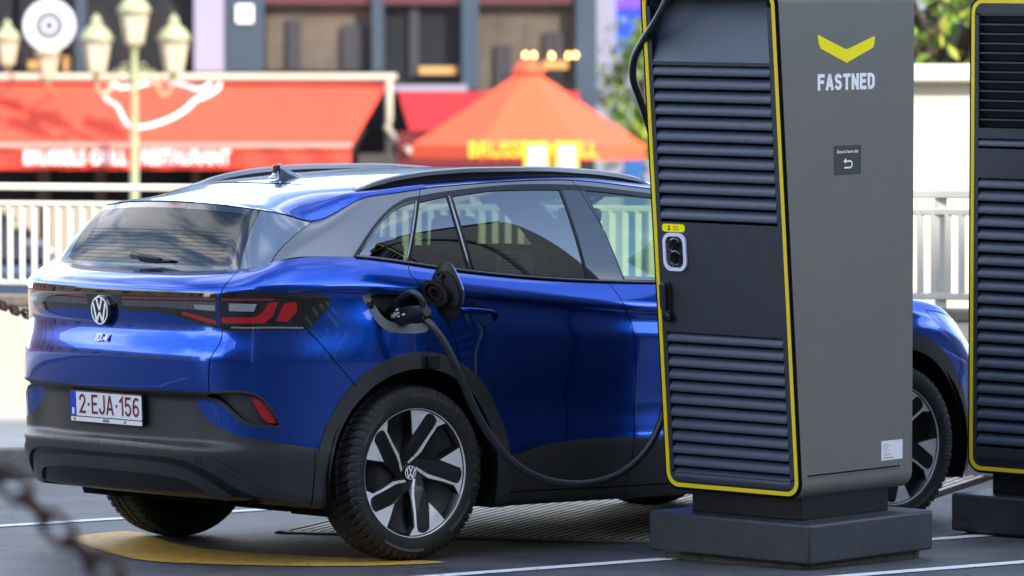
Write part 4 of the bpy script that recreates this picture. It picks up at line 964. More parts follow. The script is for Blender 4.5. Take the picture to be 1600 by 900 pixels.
# ---------------- charging stations ----------------
TL_=R(1.48)
def station(O,lean,flip,label,name='charging_station'):
    root=empty(name,O,0,label,'charging station','charging stations in a row')
    a=R(48); e1=Vector((-math.sin(a),math.cos(a),0)); e2=Vector((math.cos(a),math.sin(a),0))
    Mr=Matrix((e2,e1,Vector((0,0,1)))).transposed(); root.rotation_euler=(Matrix.Rotation(TL_,3,'X')@Mr).to_euler()
    # plinth
    mb=MB(); mb.box(0,.83,0,.87,0,.168); mb.build('plinth',cbase,root,bevel=.012,seg=3)
    mb=MB(); mb.box(.05,.80,.05,.82,-.05,.001); mb.build('plinth_footing',mat('rough mortar',(.10,.095,.085),.9,var=.5,vscale=20,bump=.8,bscale=40) if 'rough mortar' not in MC else MC['rough mortar'],root)
    mb=MB(); mb.box(.12,.70,.14,.73,.168,.30); mb.build('neck',black,root,bevel=.003)
    zt,zb,a0,a1=2.37,.262,.080,.815
    x0=lambda z:.050-lean*(z-.27)
    out=rrect(a0,a1,zb,zt,.07,8)                 # (a,z) outline, CCW
    def offs(d): return rrect(a0+d,a1-d,zb+d,zt-d,.07-d*.8,8)
    def ff(P,d): return [(x0(z)-d,y,z) for y,z in P]
    n=len(out)
    # housing
    mb=MB(); zs=sorted(set(z for _,z in out)); back=[(.785,y,z) for y,z in out]; fr=ff(out,-.006)
    mb.add(fr+back,[(i,n+i,n+(i+1)%n,(i+1)%n) for i in range(n)]+[tuple(range(n,2*n))]); hs=mb.build('housing',cgrey,root,auto=35)
    mb=MB(); y=a0-.0008
    mb.box(.085,.700,y-.0006,y+.002,.3555,.3615); mb.build('panel_seam',deep,hs)
    mb=MB(); mb.box(.085,.700,y-.003,y+.004,.3520,.3552); mb.build('seam_lip',cgrey,hs)
    # front bezel: black edge, yellow strip, dark frame
    def ring(mbq,d0,d1,o0,o1):
        A=ff(offs(d0),o0);B=ff(offs(d1),o1); mbq.add(A+B,[(i,(i+1)%n,n+(i+1)%n,n+i) for i in range(n)])
    mb=MB(); ring(mb,0,0,-.006,.0); ring(mb,0,.004,.0,.004); ring(mb,.004,.013,.004,.004); ring(mb,.013,.013,.004,.0); mb.build('edge_trim',deep,root)
    mb=MB(); ring(mb,.0125,.0125,-.004,.006); ring(mb,.0125,.0300,.006,.006); ring(mb,.0300,.0300,.006,-.004); mb.build('yellow_trim',mat('yellow trim',(.80,.60,.005),.4,bump=.1,bscale=500) if 'yellow trim' not in MC else MC['yellow trim'],root)
    # frame plate pieces
    mb=MB(); d=.030; L0,L1=a0+.056,a1-.052; T=.004
    inner_o=offs(d)
    if not flip: openings=[(.302,.930),(1.392,2.047),(2.062,2.42)]
    else: openings=[(.380,1.570),(1.700,1.745),(1.790,2.335)]
    def quad(y0,y1,z0,z1,dd=T):
        k=max(1,int((z1-z0)/.3)); V=[];
        V=ff([(y0,z0),(y1,z0),(y1,z1),(y0,z1)],dd); mb.add(V,[(0,1,2,3)])
        W=ff([(y0,z0),(y1,z0),(y1,z1),(y0,z1)],-.03); o=len(mb.V); mb.add(V+W,[(0,1,5,4),(1,2,6,5),(2,3,7,6),(3,0,4,7)])
    zc_=[zb+d]+[q for o_ in openings for q in o_]+[zt-d]
    rr_=.05
    quad(a0+d,L0,zb+.082,zt-.082); quad(L1,a1-d,zb+.082,zt-.082)
    for i in range(0,len(zc_),2):
        z0,z1=zc_[i],min(zc_[i+1],zt-d)
        if z1-z0<.004: continue
        if i==0:
            quad(L0,L1,z0,z1)
            bot=[p for p in inner_o if p[1]<zb+.083]; V=ff(bot,T); mb.add(V,[tuple(range(len(V)))])
        else: quad(L0,L1,z0,z1)
    if not flip: pass
    fm=mb.build('front_frame',anth,root)
    if flip:
        mb=MB(); top_=[p for p in inner_o if p[1]>zt-.083]; V=ff(top_,.0038); mb.add(V,[tuple(range(len(V)))]); mb.build('top_frame',anth,root)
    mb=MB(); zq=zt-.02 if flip else 2.058; V=ff([(a0+.02,zb+.02),(a1-.02,zb+.02),(a1-.02,zq),(a0+.02,zq)],-.034); mb.add(V,[(0,1,2,3)]); mb.build('louvre_backing',deep,root)
    def louvre(z0,z1,nsl,up=True):
        mb=MB(); p=(z1-z0)/nsl
        for i in range(nsl):
            zz=z0+i*p
            pr_=[(1.04,-.022),(.92,-.010),(.74,-.001),(.60,.0035),(.40,.006),(.25,.005),(.19,.001),(.17,-.010),(.17,-.028)] if up else [(.10,-.030),(.72,-.012),(.80,.0),(.97,.0),(.97,-.03)]
            rows=[];m_=len(pr_)
            for y in (L0+.002,L1-.002): rows+= [(x0(zz+f*p)-dd,y,zz+f*p) for f,dd in pr_]
            mb.add(rows,[(k,k+1,m_+k+1,m_+k) for k in range(m_-1)]+[tuple(range(m_)),tuple(range(2*m_-1,m_-1,-1))])
        o=mb.build('louvre',slatm if up else anth,root,auto=35); return o
    if not flip:
        louvre(.302,.930,12); louvre(1.392,2.047,12)
        mb=MB(); V=[(x0(2.062)-.002,L0,2.062),(x0(2.062)-.002,L1,2.062),(x0(2.36)+.13,L1,2.36),(x0(2.36)+.13,L0,2.36)]; W=[(x0(2.062),L0,2.062),(x0(2.36),L0,2.36),(x0(2.36)+.06,L0,2.36)]
        mb.add(V,[(0,1,2,3)]); mb.add([(x0(2.062)-.003,L0,2.062),(x0(2.36)-.003,L0,2.36),(x0(2.36)+.13,L0,2.36)],[(0,1,2)]); mb.add([(x0(2.062)-.003,L1,2.062),(x0(2.36)-.003,L1,2.36),(x0(2.36)+.13,L1,2.36)],[(0,1,2)]); mb.build('upper_panel',slatm,root)
        # items on the centre panel ; face frame: X along -y (left on face = larger a), Y up the face
        def FM(ay,z,dd=.0045): return frame((x0(z)-dd,ay,z),(0,-1,0),(-lean,0,1))
        mb=MB(); mb.prism(rrect(-.062,.062,-.0165,.0165,.014),0,.0015,M=FM(.695,1.367)); yl=mb.build('yellow_label',yel,root)
        mb=MB(); V,F=textmesh('CCS',.013,.0003); mb.add([FM(.695,1.367,.0062)@Vector((v[0]+.012,v[1]+.004,v[2])) for v in V],F)
        V,F=textmesh('350 kW',.009,.0003); mb.add([FM(.695,1.367,.0062)@Vector((v[0]+.014,v[1]-.007,v[2])) for v in V],F)
        mb.box(-.030,-.018,-.010,-.001,0,.0004,M=FM(.695,1.367,.0062)); mb.box(-.029,-.019,.003,.009,0,.0004,M=FM(.695,1.367,.0062)); mb.build('label_print',darkp,yl)
        MM=FM(.690,1.267); o1=rrect(-.062,.062,-.080,.080,.040,8); i1=rrect(-.048,.048,-.066,.066,.030,8); m_=len(o1)
        mb=MB(); lift=lambda P,h:[tuple(MM@Vector((x,y,h))) for x,y in P]
        mb.add(lift(o1,0)+lift(o1,.010)+lift(i1,.010)+lift(i1,-.01),[(q*m_+i,q*m_+(i+1)%m_,(q+1)*m_+(i+1)%m_,(q+1)*m_+i) for q in range(3) for i in range(m_)]); rg_=mb.build('socket_ring',lilac,root,auto=40)
        mb=MB(); mb.prism(i1,0,.0015,M=MM); mb.build('socket_face',anth,rg_)
        mb=MB(); mb.lathe([(.031,.0015),(.033,.006),(.029,.008),(.026,.004),(0,.003)],24,M=MM@Matrix.Translation((0,.026,0))); mb.lathe([(.031,.0015),(.033,.006),(.029,.008),(.026,.004),(0,.003)],24,M=MM@Matrix.Translation((0,-.026,0))); mb.build('socket_opening',gloss,rg_,auto=40)
        # handle lever
        hm=FM(.745,1.055); mb=MB(); mb.prism(rrect(-.018,.018,-.085,.088,.017,6),0,.012,M=hm); hd=mb.build('door_handle',cable,root,bevel=.003)
        mb=MB(); mb.prism(rrect(-.016,.016,-.030,.086,.015,6),.014,.040,M=hm); mb.build('lever',cable,hd,bevel=.006)
        mb=MB(); mb.lathe([(.020,.010),(.020,.030),(.016,.032),(0,.032)],20,M=hm@Matrix.Translation((.012,-.062,0))); mb.build('lock',black,hd,auto=40)
        mb=MB()
        def line_ring(cy,cz,wx,wz,r):
            Mq=FM(cy,cz,.0042); o=rrect(-wx,wx,-wz,wz,r,6); i_=rrect(-wx+.0016,wx-.0016,-wz+.0016,wz-.0016,r-.001,6); k=len(o)
            mb.add([tuple(Mq@Vector((x,y,.0004))) for x,y in o+i_],[(q,(q+1)%k,k+(q+1)%k,k+q) for q in range(k)])
        for cy in (.535,.372,.210): line_ring(cy,1.273,.062,.080,.045)
        line_ring(.42,1.100,.046,.048,.045); mb.build('blanked_outlines',mat('seam shade',(.012,.014,.019),.6) if 'seam shade' not in MC else MC['seam shade'],root)
        # writing on the grey side
        SM=lambda b,z,dd=.0004: frame((b,a0-dd,z),(1,0,0),(0,0,1))
        P=[(.140,2.176),(.330,2.113),(.518,2.166),(.516,2.145),(.510,2.124),(.500,2.112),(.331,2.057),(.165,2.112),(.152,2.123),(.144,2.150)]
        # traced chevron: left arm, point, right arm
        P=[(.140,2.176),(.329,2.112),(.519,2.166),(.517,2.140),(.508,2.118),(.331,2.057),(.160,2.118),(.146,2.140)]
        mb=MB(); mb.prism([(x,z) for x,z in P][::-1],0,.0008,M=SM(0,0)); mb.build('logo',yel,root)
        V,F=strokes('FASTNED',.066,.0140,.30,0,.78); xs=[v[0] for v in V]; zs_=[v[1] for v in V]
        fx=lambda x:(x-min(xs))/(max(xs)-min(xs))*.378+.141; fz=lambda z:(z-min(zs_))/(max(zs_)-min(zs_))*.070+1.944
        mb=MB(); mb.add([tuple(SM(0,0,.0009)@Vector((fx(v[0]),fz(v[1]),v[2]))) for v in V],F); mb.build('lettering',wht,root)
        mb=MB(); mb.prism(rrect(.250,.430,1.594,1.716,.008),0,.0006,M=SM(0,0)); nf=mb.build('notice',screen,root)
        V,F=textmesh('Écran de l\'autre côté',.0175,.0002,.95,bold=.0003); mb=MB(); mb.add([tuple(SM(.340,1.690,.0014)@Vector(v)) for v in V],F)
        arr=[(.318,1.652),(.336,1.664),(.336,1.656),(.352,1.656),(.352,1.648),(.336,1.648),(.336,1.640)]
        arr=[(.312,1.650),(.329,1.664),(.329,1.640)]; mb.prism(arr[::-1],0,.0004,M=SM(0,0,.0012))
        for q_ in ((.327,.358,1.647,1.654),(.318,.358,1.620,1.627)): mb.box(q_[0],q_[1],q_[2],q_[3],0,.0004,M=SM(0,0,.0012))
        th=np.linspace(-90,90,13); oP=[(.356+.017*math.cos(R(t)),1.637+.017*math.sin(R(t))) for t in th]; iP=[(.356+.010*math.cos(R(t)),1.637+.010*math.sin(R(t))) for t in th[::-1]]
        ar=oP+iP; k=len(oP); mb.add([tuple(SM(0,0,.0016)@Vector((x,y,0))) for x,y in oP+iP[::-1]],[(q,q+1,k+q+1,k+q) for q in range(k-1)])
        mb.build('notice_print',wht,nf)
        mb=MB(); mb.prism(rrect(.575,.718,.388,.470,.002,1),0,.0006,M=SM(0,0)); st_=mb.build('type_plate',white,root)
        mb=MB()
        for k in range(7): mb.box(.588,.588+(.035,.05,.03,.045,.02,.05,.04)[k],.455-.008*k,.4565-.008*k,0,.0003,M=SM(0,0,.001))
        for k in range(8): mb.box(.588+.009*k,.592+.009*k,.395,.401,0,.0003,M=SM(0,0,.001))
        mb.box(.665,.70,.461,.4625,0,.0003,M=SM(0,0,.001)); mb.build('plate_print',MC['tick'] if False else screen,st_)
        mb=MB(); mb.box(.10,.78,.085,.810,2.355,2.385); mb.build('top_cap',black,root,bevel=.01)
    else:
        louvre(.380,1.570,21); louvre(1.700,1.745,1); louvre(1.790,2.335,13,False)
    return root
station((1.2204,22.26,.020),.0836,False,'grey charging station with yellow edge trim, chevron logo and white lettering, nearest the blue car')
a=R(48); e1=(-math.sin(a),math.cos(a))
station((1.948-e1[0]*.87,24.1-e1[1]*.87,.0),.0,True,'dark charging station with plain louvred face at the right edge, behind the lettered one')
# ---------------- cable and plug ----------------
def wpt(u,v,Y): x,z=px(u,v,Y); return (x,Y,z)
cb=empty('charging_cable',wpt(1045,2,22.5),0,'thick black charging cable with plug, hanging from the grey station to the blue car','charging cable')
pth=[wpt(*q) for q in [(655,489,22.53),(664,498,22.50),(676,511,22.48),(692,533,22.48),(712,572,22.5),(731,617,22.55),(757,668,22.62),(795,717,22.7),(845,748,22.8),(905,757,22.9),(960,745,23.0),(1000,716,23.08),(1028,672,23.13),(1046,600,23.15),(1050,450,23.15),(1040,300,23.1),(1015,200,23.05),(999,152,22.95),(989,122,22.86),(991,92,22.78),(1006,62,22.66),(1024,34,22.56),(1037,10,22.5),(1047,-14,22.50),(1060,-28,22.62),(1082,-18,22.80)]]
cp=crom(pth,7); mb=MB(); mb.tube(cp,.0165,14); co=mb.build('cable_run',cable,cb,smooth=True)
co.location=-Vector(cb.location)
cabM=car.matrix_world
def c2w(x,y,z): # car (x fwd, y right) to world
    return Vector((CARX+.77*x+.638*y, CARY+.638*x-.77*y, z))
Pa=c2w(-.12,.86,1.045); Pb=Vector(cp[3]); 
def pl_(pts,rs,name,m,par,n=14,**k):
    mb=MB(); mb.tube(pts,rs,n); o=mb.build(name,m,par,**k); 
    return o
plug=pl_([Vector(wpt(655,489,22.53))+(Vector(wpt(655,489,22.53))-Vector(wpt(600,500,22.78)))*t for t in (-1.25,-1.0,-.8,-.45,-.1,.0,.10,.22)],[.030,.043,.047,.040,.034,.030,.026,.020],'plug',MC['cable rubber'],cb,auto=50); plug.location=-Vector(cb.location)
gr=pl_(crom([wpt(606,492,22.68),wpt(612,478,22.63),wpt(628,464,22.56),wpt(643,457,22.50),(wpt(654,462,22.48)),wpt(660,472,22.48),wpt(661,489,22.5)],4),.0125,'grip',MC['cable rubber'],plug,smooth=True)
# collar and print
pl_([wpt(659,492,22.52),wpt(668,500,22.49)],[.025,.023],'cable_collar',black,plug,auto=50)
u_=(Vector(wpt(655,489,22.53))-Vector(wpt(600,500,22.78))).normalized()
view=(Vector(wpt(625,494,22.6))-Vector((0,0,2))).normalized(); up_=(-view).cross(u_); up_=u_.cross(view)*-1
d_=Vector(wpt(655,489,22.53))-Vector(wpt(600,500,22.78)); Mt=frame(Vector(wpt(655,489,22.53))-d_*.42,u_,Vector((0,0,1))); Mt=Mt@Matrix.Translation((0,.004,.0425))
V,F=strokes('HPC',.022,.0048,.35,0,1.5); mb=MB(); mb.add([tuple(Mt@Vector(v)) for v in V],F)
mb.add([tuple(Mt@Vector(p)) for p in ((-.010,.018,-.004),(.016,.018,-.004),(.022,.028,-.008),(.008,.024,-.006),(.000,.030,-.008))],[(0,1,2,3,4)])
V,F=textmesh('400A',.012,.0006,1.0); mb.add([tuple(Mt@Vector((v[0]+.066,v[1]-.004,v[2]))) for v in V],F)
tp=mb.build('plug_print',mat('grey print',(.8,.8,.8),.5),plug)
# ---------------- ground ----------------
def car2w(x,y): return (CARX+.77*x+.638*y, CARY+.638*x-.77*y)
def gz(Y): return 0. if Y<30 else -(Y-30)*.0262
def groundmat():
    m=bpy.data.materials.new('road asphalt'); m.use_nodes=True; n=m.node_tree; b=n.nodes['Principled BSDF']; l=n.links.new
    t=nd(n,'ShaderNodeTexCoord'); a1=nd(n,'ShaderNodeTexNoise'); a1.inputs['Scale'].default_value=2.2; a1.inputs['Detail'].default_value=9; a1.inputs['Roughness'].default_value=.7
    a2=nd(n,'ShaderNodeTexNoise'); a2.inputs['Scale'].default_value=130; a2.inputs['Detail'].default_value=4; a3=nd(n,'ShaderNodeTexVoronoi'); a3.inputs['Scale'].default_value=85
    for q in (a1,a2,a3): l(t.outputs['Object'],q.inputs[0])
    r1=nd(n,'ShaderNodeValToRGB'); e=r1.color_ramp.elements; e[0].position=.36;e[0].color=(.034,.036,.041,1); e[1].position=.62; e[1].color=(.090,.092,.098,1)
    r2=nd(n,'ShaderNodeValToRGB'); e=r2.color_ramp.elements; e[0].position=.38;e[0].color=(.55,.55,.55,1); e[1].position=.66; e[1].color=(1.5,1.5,1.5,1)
    l(a1.outputs[0],r1.inputs[0]); l(a2.outputs[0],r2.inputs[0])
    x=nd(n,'ShaderNodeMix',data_type='RGBA',blend_type='MULTIPLY'); x.inputs[0].default_value=1; l(r1.outputs[0],x.inputs[6]); l(r2.outputs[0],x.inputs[7]); 
    cw=nd(n,'ShaderNodeTexNoise'); cw.inputs['Scale'].default_value=3.0; cw.inputs['Detail'].default_value=4; vm=nd(n,'ShaderNodeVectorMath',operation='ADD'); sm=nd(n,'ShaderNodeVectorMath',operation='SCALE'); sm.inputs[3].default_value=.35
    l(t.outputs['Object'],cw.inputs[0]); l(cw.outputs[1],sm.inputs[0]); l(sm.outputs[0],vm.inputs[0]); l(t.outputs['Object'],vm.inputs[1])
    cv=nd(n,'ShaderNodeTexVoronoi',feature='DISTANCE_TO_EDGE'); cv.inputs['Scale'].default_value=.55; l(vm.outputs[0],cv.inputs[0]); ck=nd(n,'ShaderNodeMapRange'); ck.inputs[1].default_value=0; ck.inputs[2].default_value=.006; ck.inputs[3].default_value=.35; l(cv.outputs[0],ck.inputs[0])
    sp=nd(n,'ShaderNodeTexVoronoi'); sp.inputs['Scale'].default_value=38; l(t.outputs['Object'],sp.inputs[0]); sr=nd(n,'ShaderNodeMapRange'); sr.inputs[1].default_value=.06; sr.inputs[2].default_value=.10; sr.inputs[3].default_value=3.0; sr.inputs[4].default_value=1.0; l(sp.outputs[0],sr.inputs[0])
    m1_=nd(n,'ShaderNodeMath',operation='MULTIPLY'); l(ck.outputs[0],m1_.inputs[0]); l(sr.outputs[0],m1_.inputs[1])
    x2=nd(n,'ShaderNodeMix',data_type='RGBA',blend_type='MULTIPLY'); x2.inputs[0].default_value=1; l(x.outputs[2],x2.inputs[6]); l(m1_.outputs[0],x2.inputs[7]); l(x2.outputs[2],b.inputs['Base Color'])
    b.inputs['Roughness'].default_value=.58; b.inputs['Specular IOR Level'].default_value=.6
    bu=nd(n,'ShaderNodeBump'); bu.inputs['Strength'].default_value=.6; bu.inputs['Distance'].default_value=.006; l(a3.outputs[0],bu.inputs['Height']); l(bu.outputs[0],b.inputs['Normal'])
    return m
road=groundmat()
ys=[-120,-40,-10,0,10,20,26,30,60,100,200,600]; V=[];F=[]
for y in ys: V+=[(-400,y,gz(y)),(400,y,gz(y))]
F=[(2*i,2*i+1,2*i+3,2*i+2) for i in range(len(ys)-1)]
tag(mk('ground',V,F,road),kind='structure')
worn=mat('worn white paint',(.30,.31,.32),.55,var=.35,vscale=26,bump=.5,bscale=160,col2=(.78,.79,.80)); worn.node_tree.nodes['Color Ramp'].color_ramp.elements[1].position=.46
ypaint=mat('worn yellow paint',(.20,.14,.06),.55,var=.3,vscale=22,bump=.5,bscale=160,col2=(.66,.38,.06)); ypaint.node_tree.nodes['Color Ramp'].color_ramp.elements[1].position=.47
def stripe(name,y,x0,x1,wd=.095,label=None):
    P=[car2w(x0,y-wd/2),car2w(x1,y-wd/2),car2w(x1,y+wd/2),car2w(x0,y+wd/2)]
    return tag(mk(name,[(a,b,.004) for a,b in P],[(0,3,2,1)],worn),kind='structure')
stripe('road_marking',-1.70,-5,5.0); stripe('road_marking',1.50,-5,5.0); stripe('road_marking',2.56,-3,6)
YP=[(-.04,-1.097),(-.20,-1.09),(-.456,-.957),(-.60,-.665),(-.755,-.237),(-.86,.184),(-.748,.484),(-.496,.809),(-.234,.988),(.054,1.032),(-.10,.68),(-.25,.30),(-.33,-.072),(-.25,-.50)]
YP=crom(YP,4,True); P=[car2w(*p) for p in YP]
o_=mk('yellow_road_marking',[(a,b,.004) for a,b in P],[tuple(range(len(P)))],ypaint); bmn=bmesh.new(); bmn.from_mesh(o_.data); bmesh.ops.triangulate(bmn,faces=bmn.faces,ngon_method='EAR_CLIP'); 
for f in bmn.faces:
    if f.normal.z<0: f.normal_flip()
bmn.to_mesh(o_.data); bmn.free(); tag(o_,kind='structure')
# ventilation grate beyond the car
gm=mat('weathered grating',(.52,.42,.29),.5,var=.25,vscale=4,col2=(.78,.72,.60),bump=.2,bscale=60)
gr=empty('ventilation_grate',(*car2w(.479,-.579),0),CARR,'long slatted ventilation grate set into the ground beneath the blue car','grate')
# car coords x fwd,y right -> local (x, -y)
wv=Vector((.55,-.835,0)); lv=Vector((.835,.55,0))
Mg=Matrix((lv,wv,Vector((0,0,1)))).transposed().to_4x4()
mb=MB(); mb.box(-.03,4.3,-.04,2.3,.0045,.006,M=Mg); mb.build('grate_pit',deep,gr)
mb=MB(); k=0
while k*.046<2.25: mb.box(0,4.25,k*.046,k*.046+.023,.0062,.0085,M=Mg); k+=1
mb.build('grate_bars',gm,gr)
mb=MB(); mb.box(-.06,0,-.05,2.31,.002,.010,M=Mg); mb.box(-.06,4.3,-.06,-.022,.002,.010,M=Mg); mb.build('grate_frame',mat('grate frame',(.16,.15,.14),.6),gr)
# kerb and pavement
conc=mat('kerb stone',(.14,.135,.12),.8,var=.35,vscale=6,bump=.5,bscale=30); pave=mat('pale paving',(.38,.36,.33),.8,var=.15,vscale=3,bump=.2,bscale=20)
mb=MB()
y0,y1=27.4,28.3
for i in range(26):
    xa=-8+i*1.0; f=lambda x:y0+(y1-y0)*(x+8)/18
    v=[(xa+.006,f(xa),0),(xa+.994,f(xa+1),0),(xa+.994,f(xa+1)+.18,0),(xa+.006,f(xa)+.18,0)]; mb.add(v+[(a,b,.135) for a,b,_ in v],[(0,1,5,4),(1,2,6,5),(2,3,7,6),(3,0,4,7),(4,5,6,7)])
tag(mb.build('kerb',conc,None,bevel=.012),kind='structure')
mk_=mk('pavement',[(-30,27.0,.13),(-8,y0+.17,.13),(18,y1+.6,.13),(40,29.5,.13),(40,34,.13),(-30,34,.13),(-30,34,-.6),(40,34,-.6)],[(0,1,2,3,4,5),(5,4,7,6)],pave); tag(mk_,kind='structure')
# ---------------- low wall, railing, hanging chain ----------------
plas=mat('sunlit pale render',(.56,.50,.41),.85,var=.10,vscale=1.5,bump=.15,bscale=15)
rlm=mat('cream railing paint',(.56,.53,.46),.5,var=.06,vscale=6)
RX0,RX1=-3.6,2.9
def ry(x): return 31.0-(x+3)*.40
ww_=empty('low_wall',(0,0,0),0,'low pale rendered wall carrying the cream railing behind the blue car','wall')
def slab(mbq,x0,x1,z0,z1,th,dy=0):
    v=[(x0,ry(x0)+dy,z0),(x1,ry(x1)+dy,z0),(x1,ry(x1)+dy+th,z0),(x0,ry(x0)+dy+th,z0)]
    mbq.add(v+[(a,b,z1) for a,b,_ in v],[(0,1,5,4),(1,2,6,5),(2,3,7,6),(3,0,4,7),(4,5,6,7),(3,2,1,0)])
mb=MB(); slab(mb,-9,6,.1,.74,.3,-.15); mb.build('wall_body',plas,ww_)
mb=MB(); slab(mb,-9,6,.742,.80,.34,-.17); mb.build('coping',mat('coping stone',(.16,.13,.10),.8,var=.3,vscale=9),ww_,bevel=.01)
rr_=empty('railing',(0,0,0),0,'cream painted metal railing with square balusters on top of the low wall','railing')
mb=MB(); slab(mb,-6,5,1.39,1.435,.05,-.025); slab(mb,-6,5,1.30,1.335,.04,-.02); slab(mb,-6,5,.85,.885,.04,-.02); mb.build('handrail',rlm,rr_,bevel=.006)
bal=None; n_=0; x=-3.35
while x<3.05:
    if n_>=98: break
    mb=None
    if bal is None:
        m1=MB(); m1.box(-.0175,.0175,-.0175,.0175,0,.43); bal=m1.build('baluster',rlm,rr_,bevel=.004); o_=bal
    else: o_=bal.copy(); sc.collection.objects.link(o_)
    if x<-.9 or x>2.0 or n_%1==0: pass
    o_.location=(x,ry(x),.880); x+=.0708; n_+=1
for i,x in enumerate((-3.0,-1.6,-.2,1.2,2.28)):
    m1=MB(); m1.box(-.03,.03,-.03,.03,0,.64); o_=m1.build('railing_post',rlm,rr_,bevel=.005); o_.location=(x,ry(x)+.03,.80)
rust=mat('rusty chain',(.075,.030,.016),.75,var=.5,vscale=30,bump=.5,bscale=90)
def chain(name,P,ll,r,m,label,group=None):
    """links along a polyline"""
    root=empty(name,P[0],0,label,'chain',group); P=crom(P,12); P=[Vector(p) for p in P]; d=[0]
    for a,b in zip(P,P[1:]): d.append(d[-1]+(b-a).length)
    n=int(d[-1]/(ll*.72)); 
    for i in range(n):
        s_=i*ll*.72; k=max(j for j in range(len(d)) if d[j]<=s_); k=min(k,len(P)-2); t=(s_-d[k])/(d[k+1]-d[k]); c=P[k].lerp(P[k+1],t); T=(P[k+1]-P[k]).normalized()
        up=Vector((0,0,1)); sd_=T.cross(up).normalized(); up=sd_.cross(T); q=sd_ if i%2 else up
        q=(q+ (up if i%2 else sd_)*.35).normalized(); hw=ll*.30; hl=ll*.5-hw
        ring=[]
        for a in range(20):
            an=2*math.pi*a/20; ex=math.cos(an)*hw+(hl if math.cos(an)>0 else -hl); ring.append(c+T*ex+q*(math.sin(an)*hw))
        ring.append(ring[0]); ring.append(ring[1]); mb=MB(); mb.tube([v-Vector(P[0]) for v in ring],r,8,cap=False); mb.build('chain_link',m,root,smooth=True)
    return root
Yc=10.6
chain('hanging_chain',[wpt(-60,700,Yc),wpt(10,752,Yc),wpt(60,800,Yc),wpt(110,848,Yc),wpt(170,898,Yc),wpt(240,955,Yc)],.085,.0070,rust,'heavy rusty chain, strongly blurred, close to the viewer at the lower left corner')
chain('railing_chain',[wpt(-70,440,28.9),wpt(0,476,28.6),wpt(50,493,28.4),wpt(110,502,28.2),wpt(200,490,28.0)],.075,.0085,rust,'thin dark chain hanging in front of the pale wall at the left behind the car')
# ---------------- parked car behind the railing ----------------
YB=50.
def simple_car(loc,rz,label,body,gls):
    root=empty('parked_car',loc,rz,label,'car')
    # side profile (x,z); nose to -x
    lo=[(-2.1,.30),(-2.15,.62),(-2.0,.78),(-1.2,.90),(1.95,.93),(2.12,.80),(2.15,.35),(2.05,.25),(-2.0,.25)]
    hi=[(-1.15,.90),(-.55,1.34),(-.2,1.42),(.9,1.42),(1.5,1.34),(1.95,.95)]
    X=Matrix(((1,0,0,0),(0,0,1,0),(0,1,0,0),(0,0,0,1)))
    mb=MB(); mb.prism(lo,-.87,.87,M=X); bo=mb.build('body',body,root,bevel=.07,seg=3)
    mb=MB(); n=len(hi); A=[(x,-.84+.16*min(1,(z-.9)/.5),z) for x,z in hi]; B=[(x,-y,z) for x,y,z in A]; mb.add(A+B,[(i,i+1,n+i+1,n+i) for i in range(n-1)]+[tuple(range(n))[::-1],tuple(range(n,2*n)),(0,n,2*n-1,n-1)]); mb.build('cabin',gls,root,bevel=.03)
    mb=MB(); A=[(-.50,.69,1.372),(-.2,.69,1.435),(.9,.69,1.435),(1.46,.69,1.36)]; mb.add([(x,-y,z) for x,y,z in A]+A,[(i,i+1,5+i,4+i) for i in range(3)]); mb.build('roof',body,root)
    for x in (.25,1.1):
        for s in (1,-1):
            mb=MB(); mb.tube([(x-.05,s*.86,.92),(x+.0,s*.705,1.40)],.03,6); mb.build('pillar',body,root)
    for x in (-1.3,1.35):
        for s in (1,-1):
            mb=MB(); mb.lathe([(0,.10),(.20,.11),(.21,.10),(.31,.10),(.33,.06),(.33,-.1),(0,-.1)],28,M=Matrix.Translation((x,s*.80,.33))@Matrix.Rotation(R(-90*s),4,'X')); mb.build('wheel',rubber,root,auto=40)
    for s in (1,-1):
        mb=MB(); mb.box(2.10,2.165,s*.60-.16,s*.60+.16,.66,.80); mb.build('tail_light',redl,root,bevel=.02)
    return root
bluec=mat('grey blue car paint',(.05,.075,.13),.25,.4,1,.03)
xr_,_=px(118,400,YB); simple_car((xr_-2.15,YB,gz(YB)-.04),0,'dark blue car seen through the railing at the left edge',bluec,gl_back)
# ---------------- restaurant building ----------------
YF=80.
def bx(mbq,u0,u1,v0,v1,Y,th=.2,front=0):
    x0,z1=px(u0,v0,Y); x1,z0=px(u1,v1,Y); mbq.box(x0,x1,Y-front,Y+th,z0,z1)
dk=mat('dark blue grey frame',(.030,.050,.075),.5); lil=mat('pale lilac stone',(.25,.25,.33),.7); din=mat('dark interior',(.018,.015,.017),.8); tan=mat('tan blind',(.085,.068,.052),.8,var=.3,vscale=2); dkwin=mat('dark window',(.02,.022,.026),.12,0,.8,.05)
rst=empty('restaurant_building',(0,YF,gz(YF)),0,'dark fronted restaurant building with large windows above the red awnings','building')
def bp_(name,m,boxes,Y=YF,th=.2,front=0,bev=0):
    for q in boxes:
        mb=MB(); bx(mb,*q,Y,th,front); o=mb.build(name,m,rst,bevel=bev); o.location=(0,-YF,-gz(YF))
bp_('wall',dk,[(-400,930,-700,482)],th=6,front=-.5)
bp_('floor_band',mat('dark red fascia',(.09,.015,.018),.6),[(340,905,-20,6)],front=.1)
bp_('column',lil,[(306,352,-300,112)],front=.35)
bp_('frame',dk,[(354,414,-10,112),(582,600,-10,112),(722,748,-10,140),(900,932,-10,200),(120,136,-10,112)],front=.2)
bp_('window',tan,[(416,582,8,110),(748,900,8,160)],th=.4,front=-.1)
bp_('window',dkwin,[(600,722,8,140)],th=.4,front=-.1)
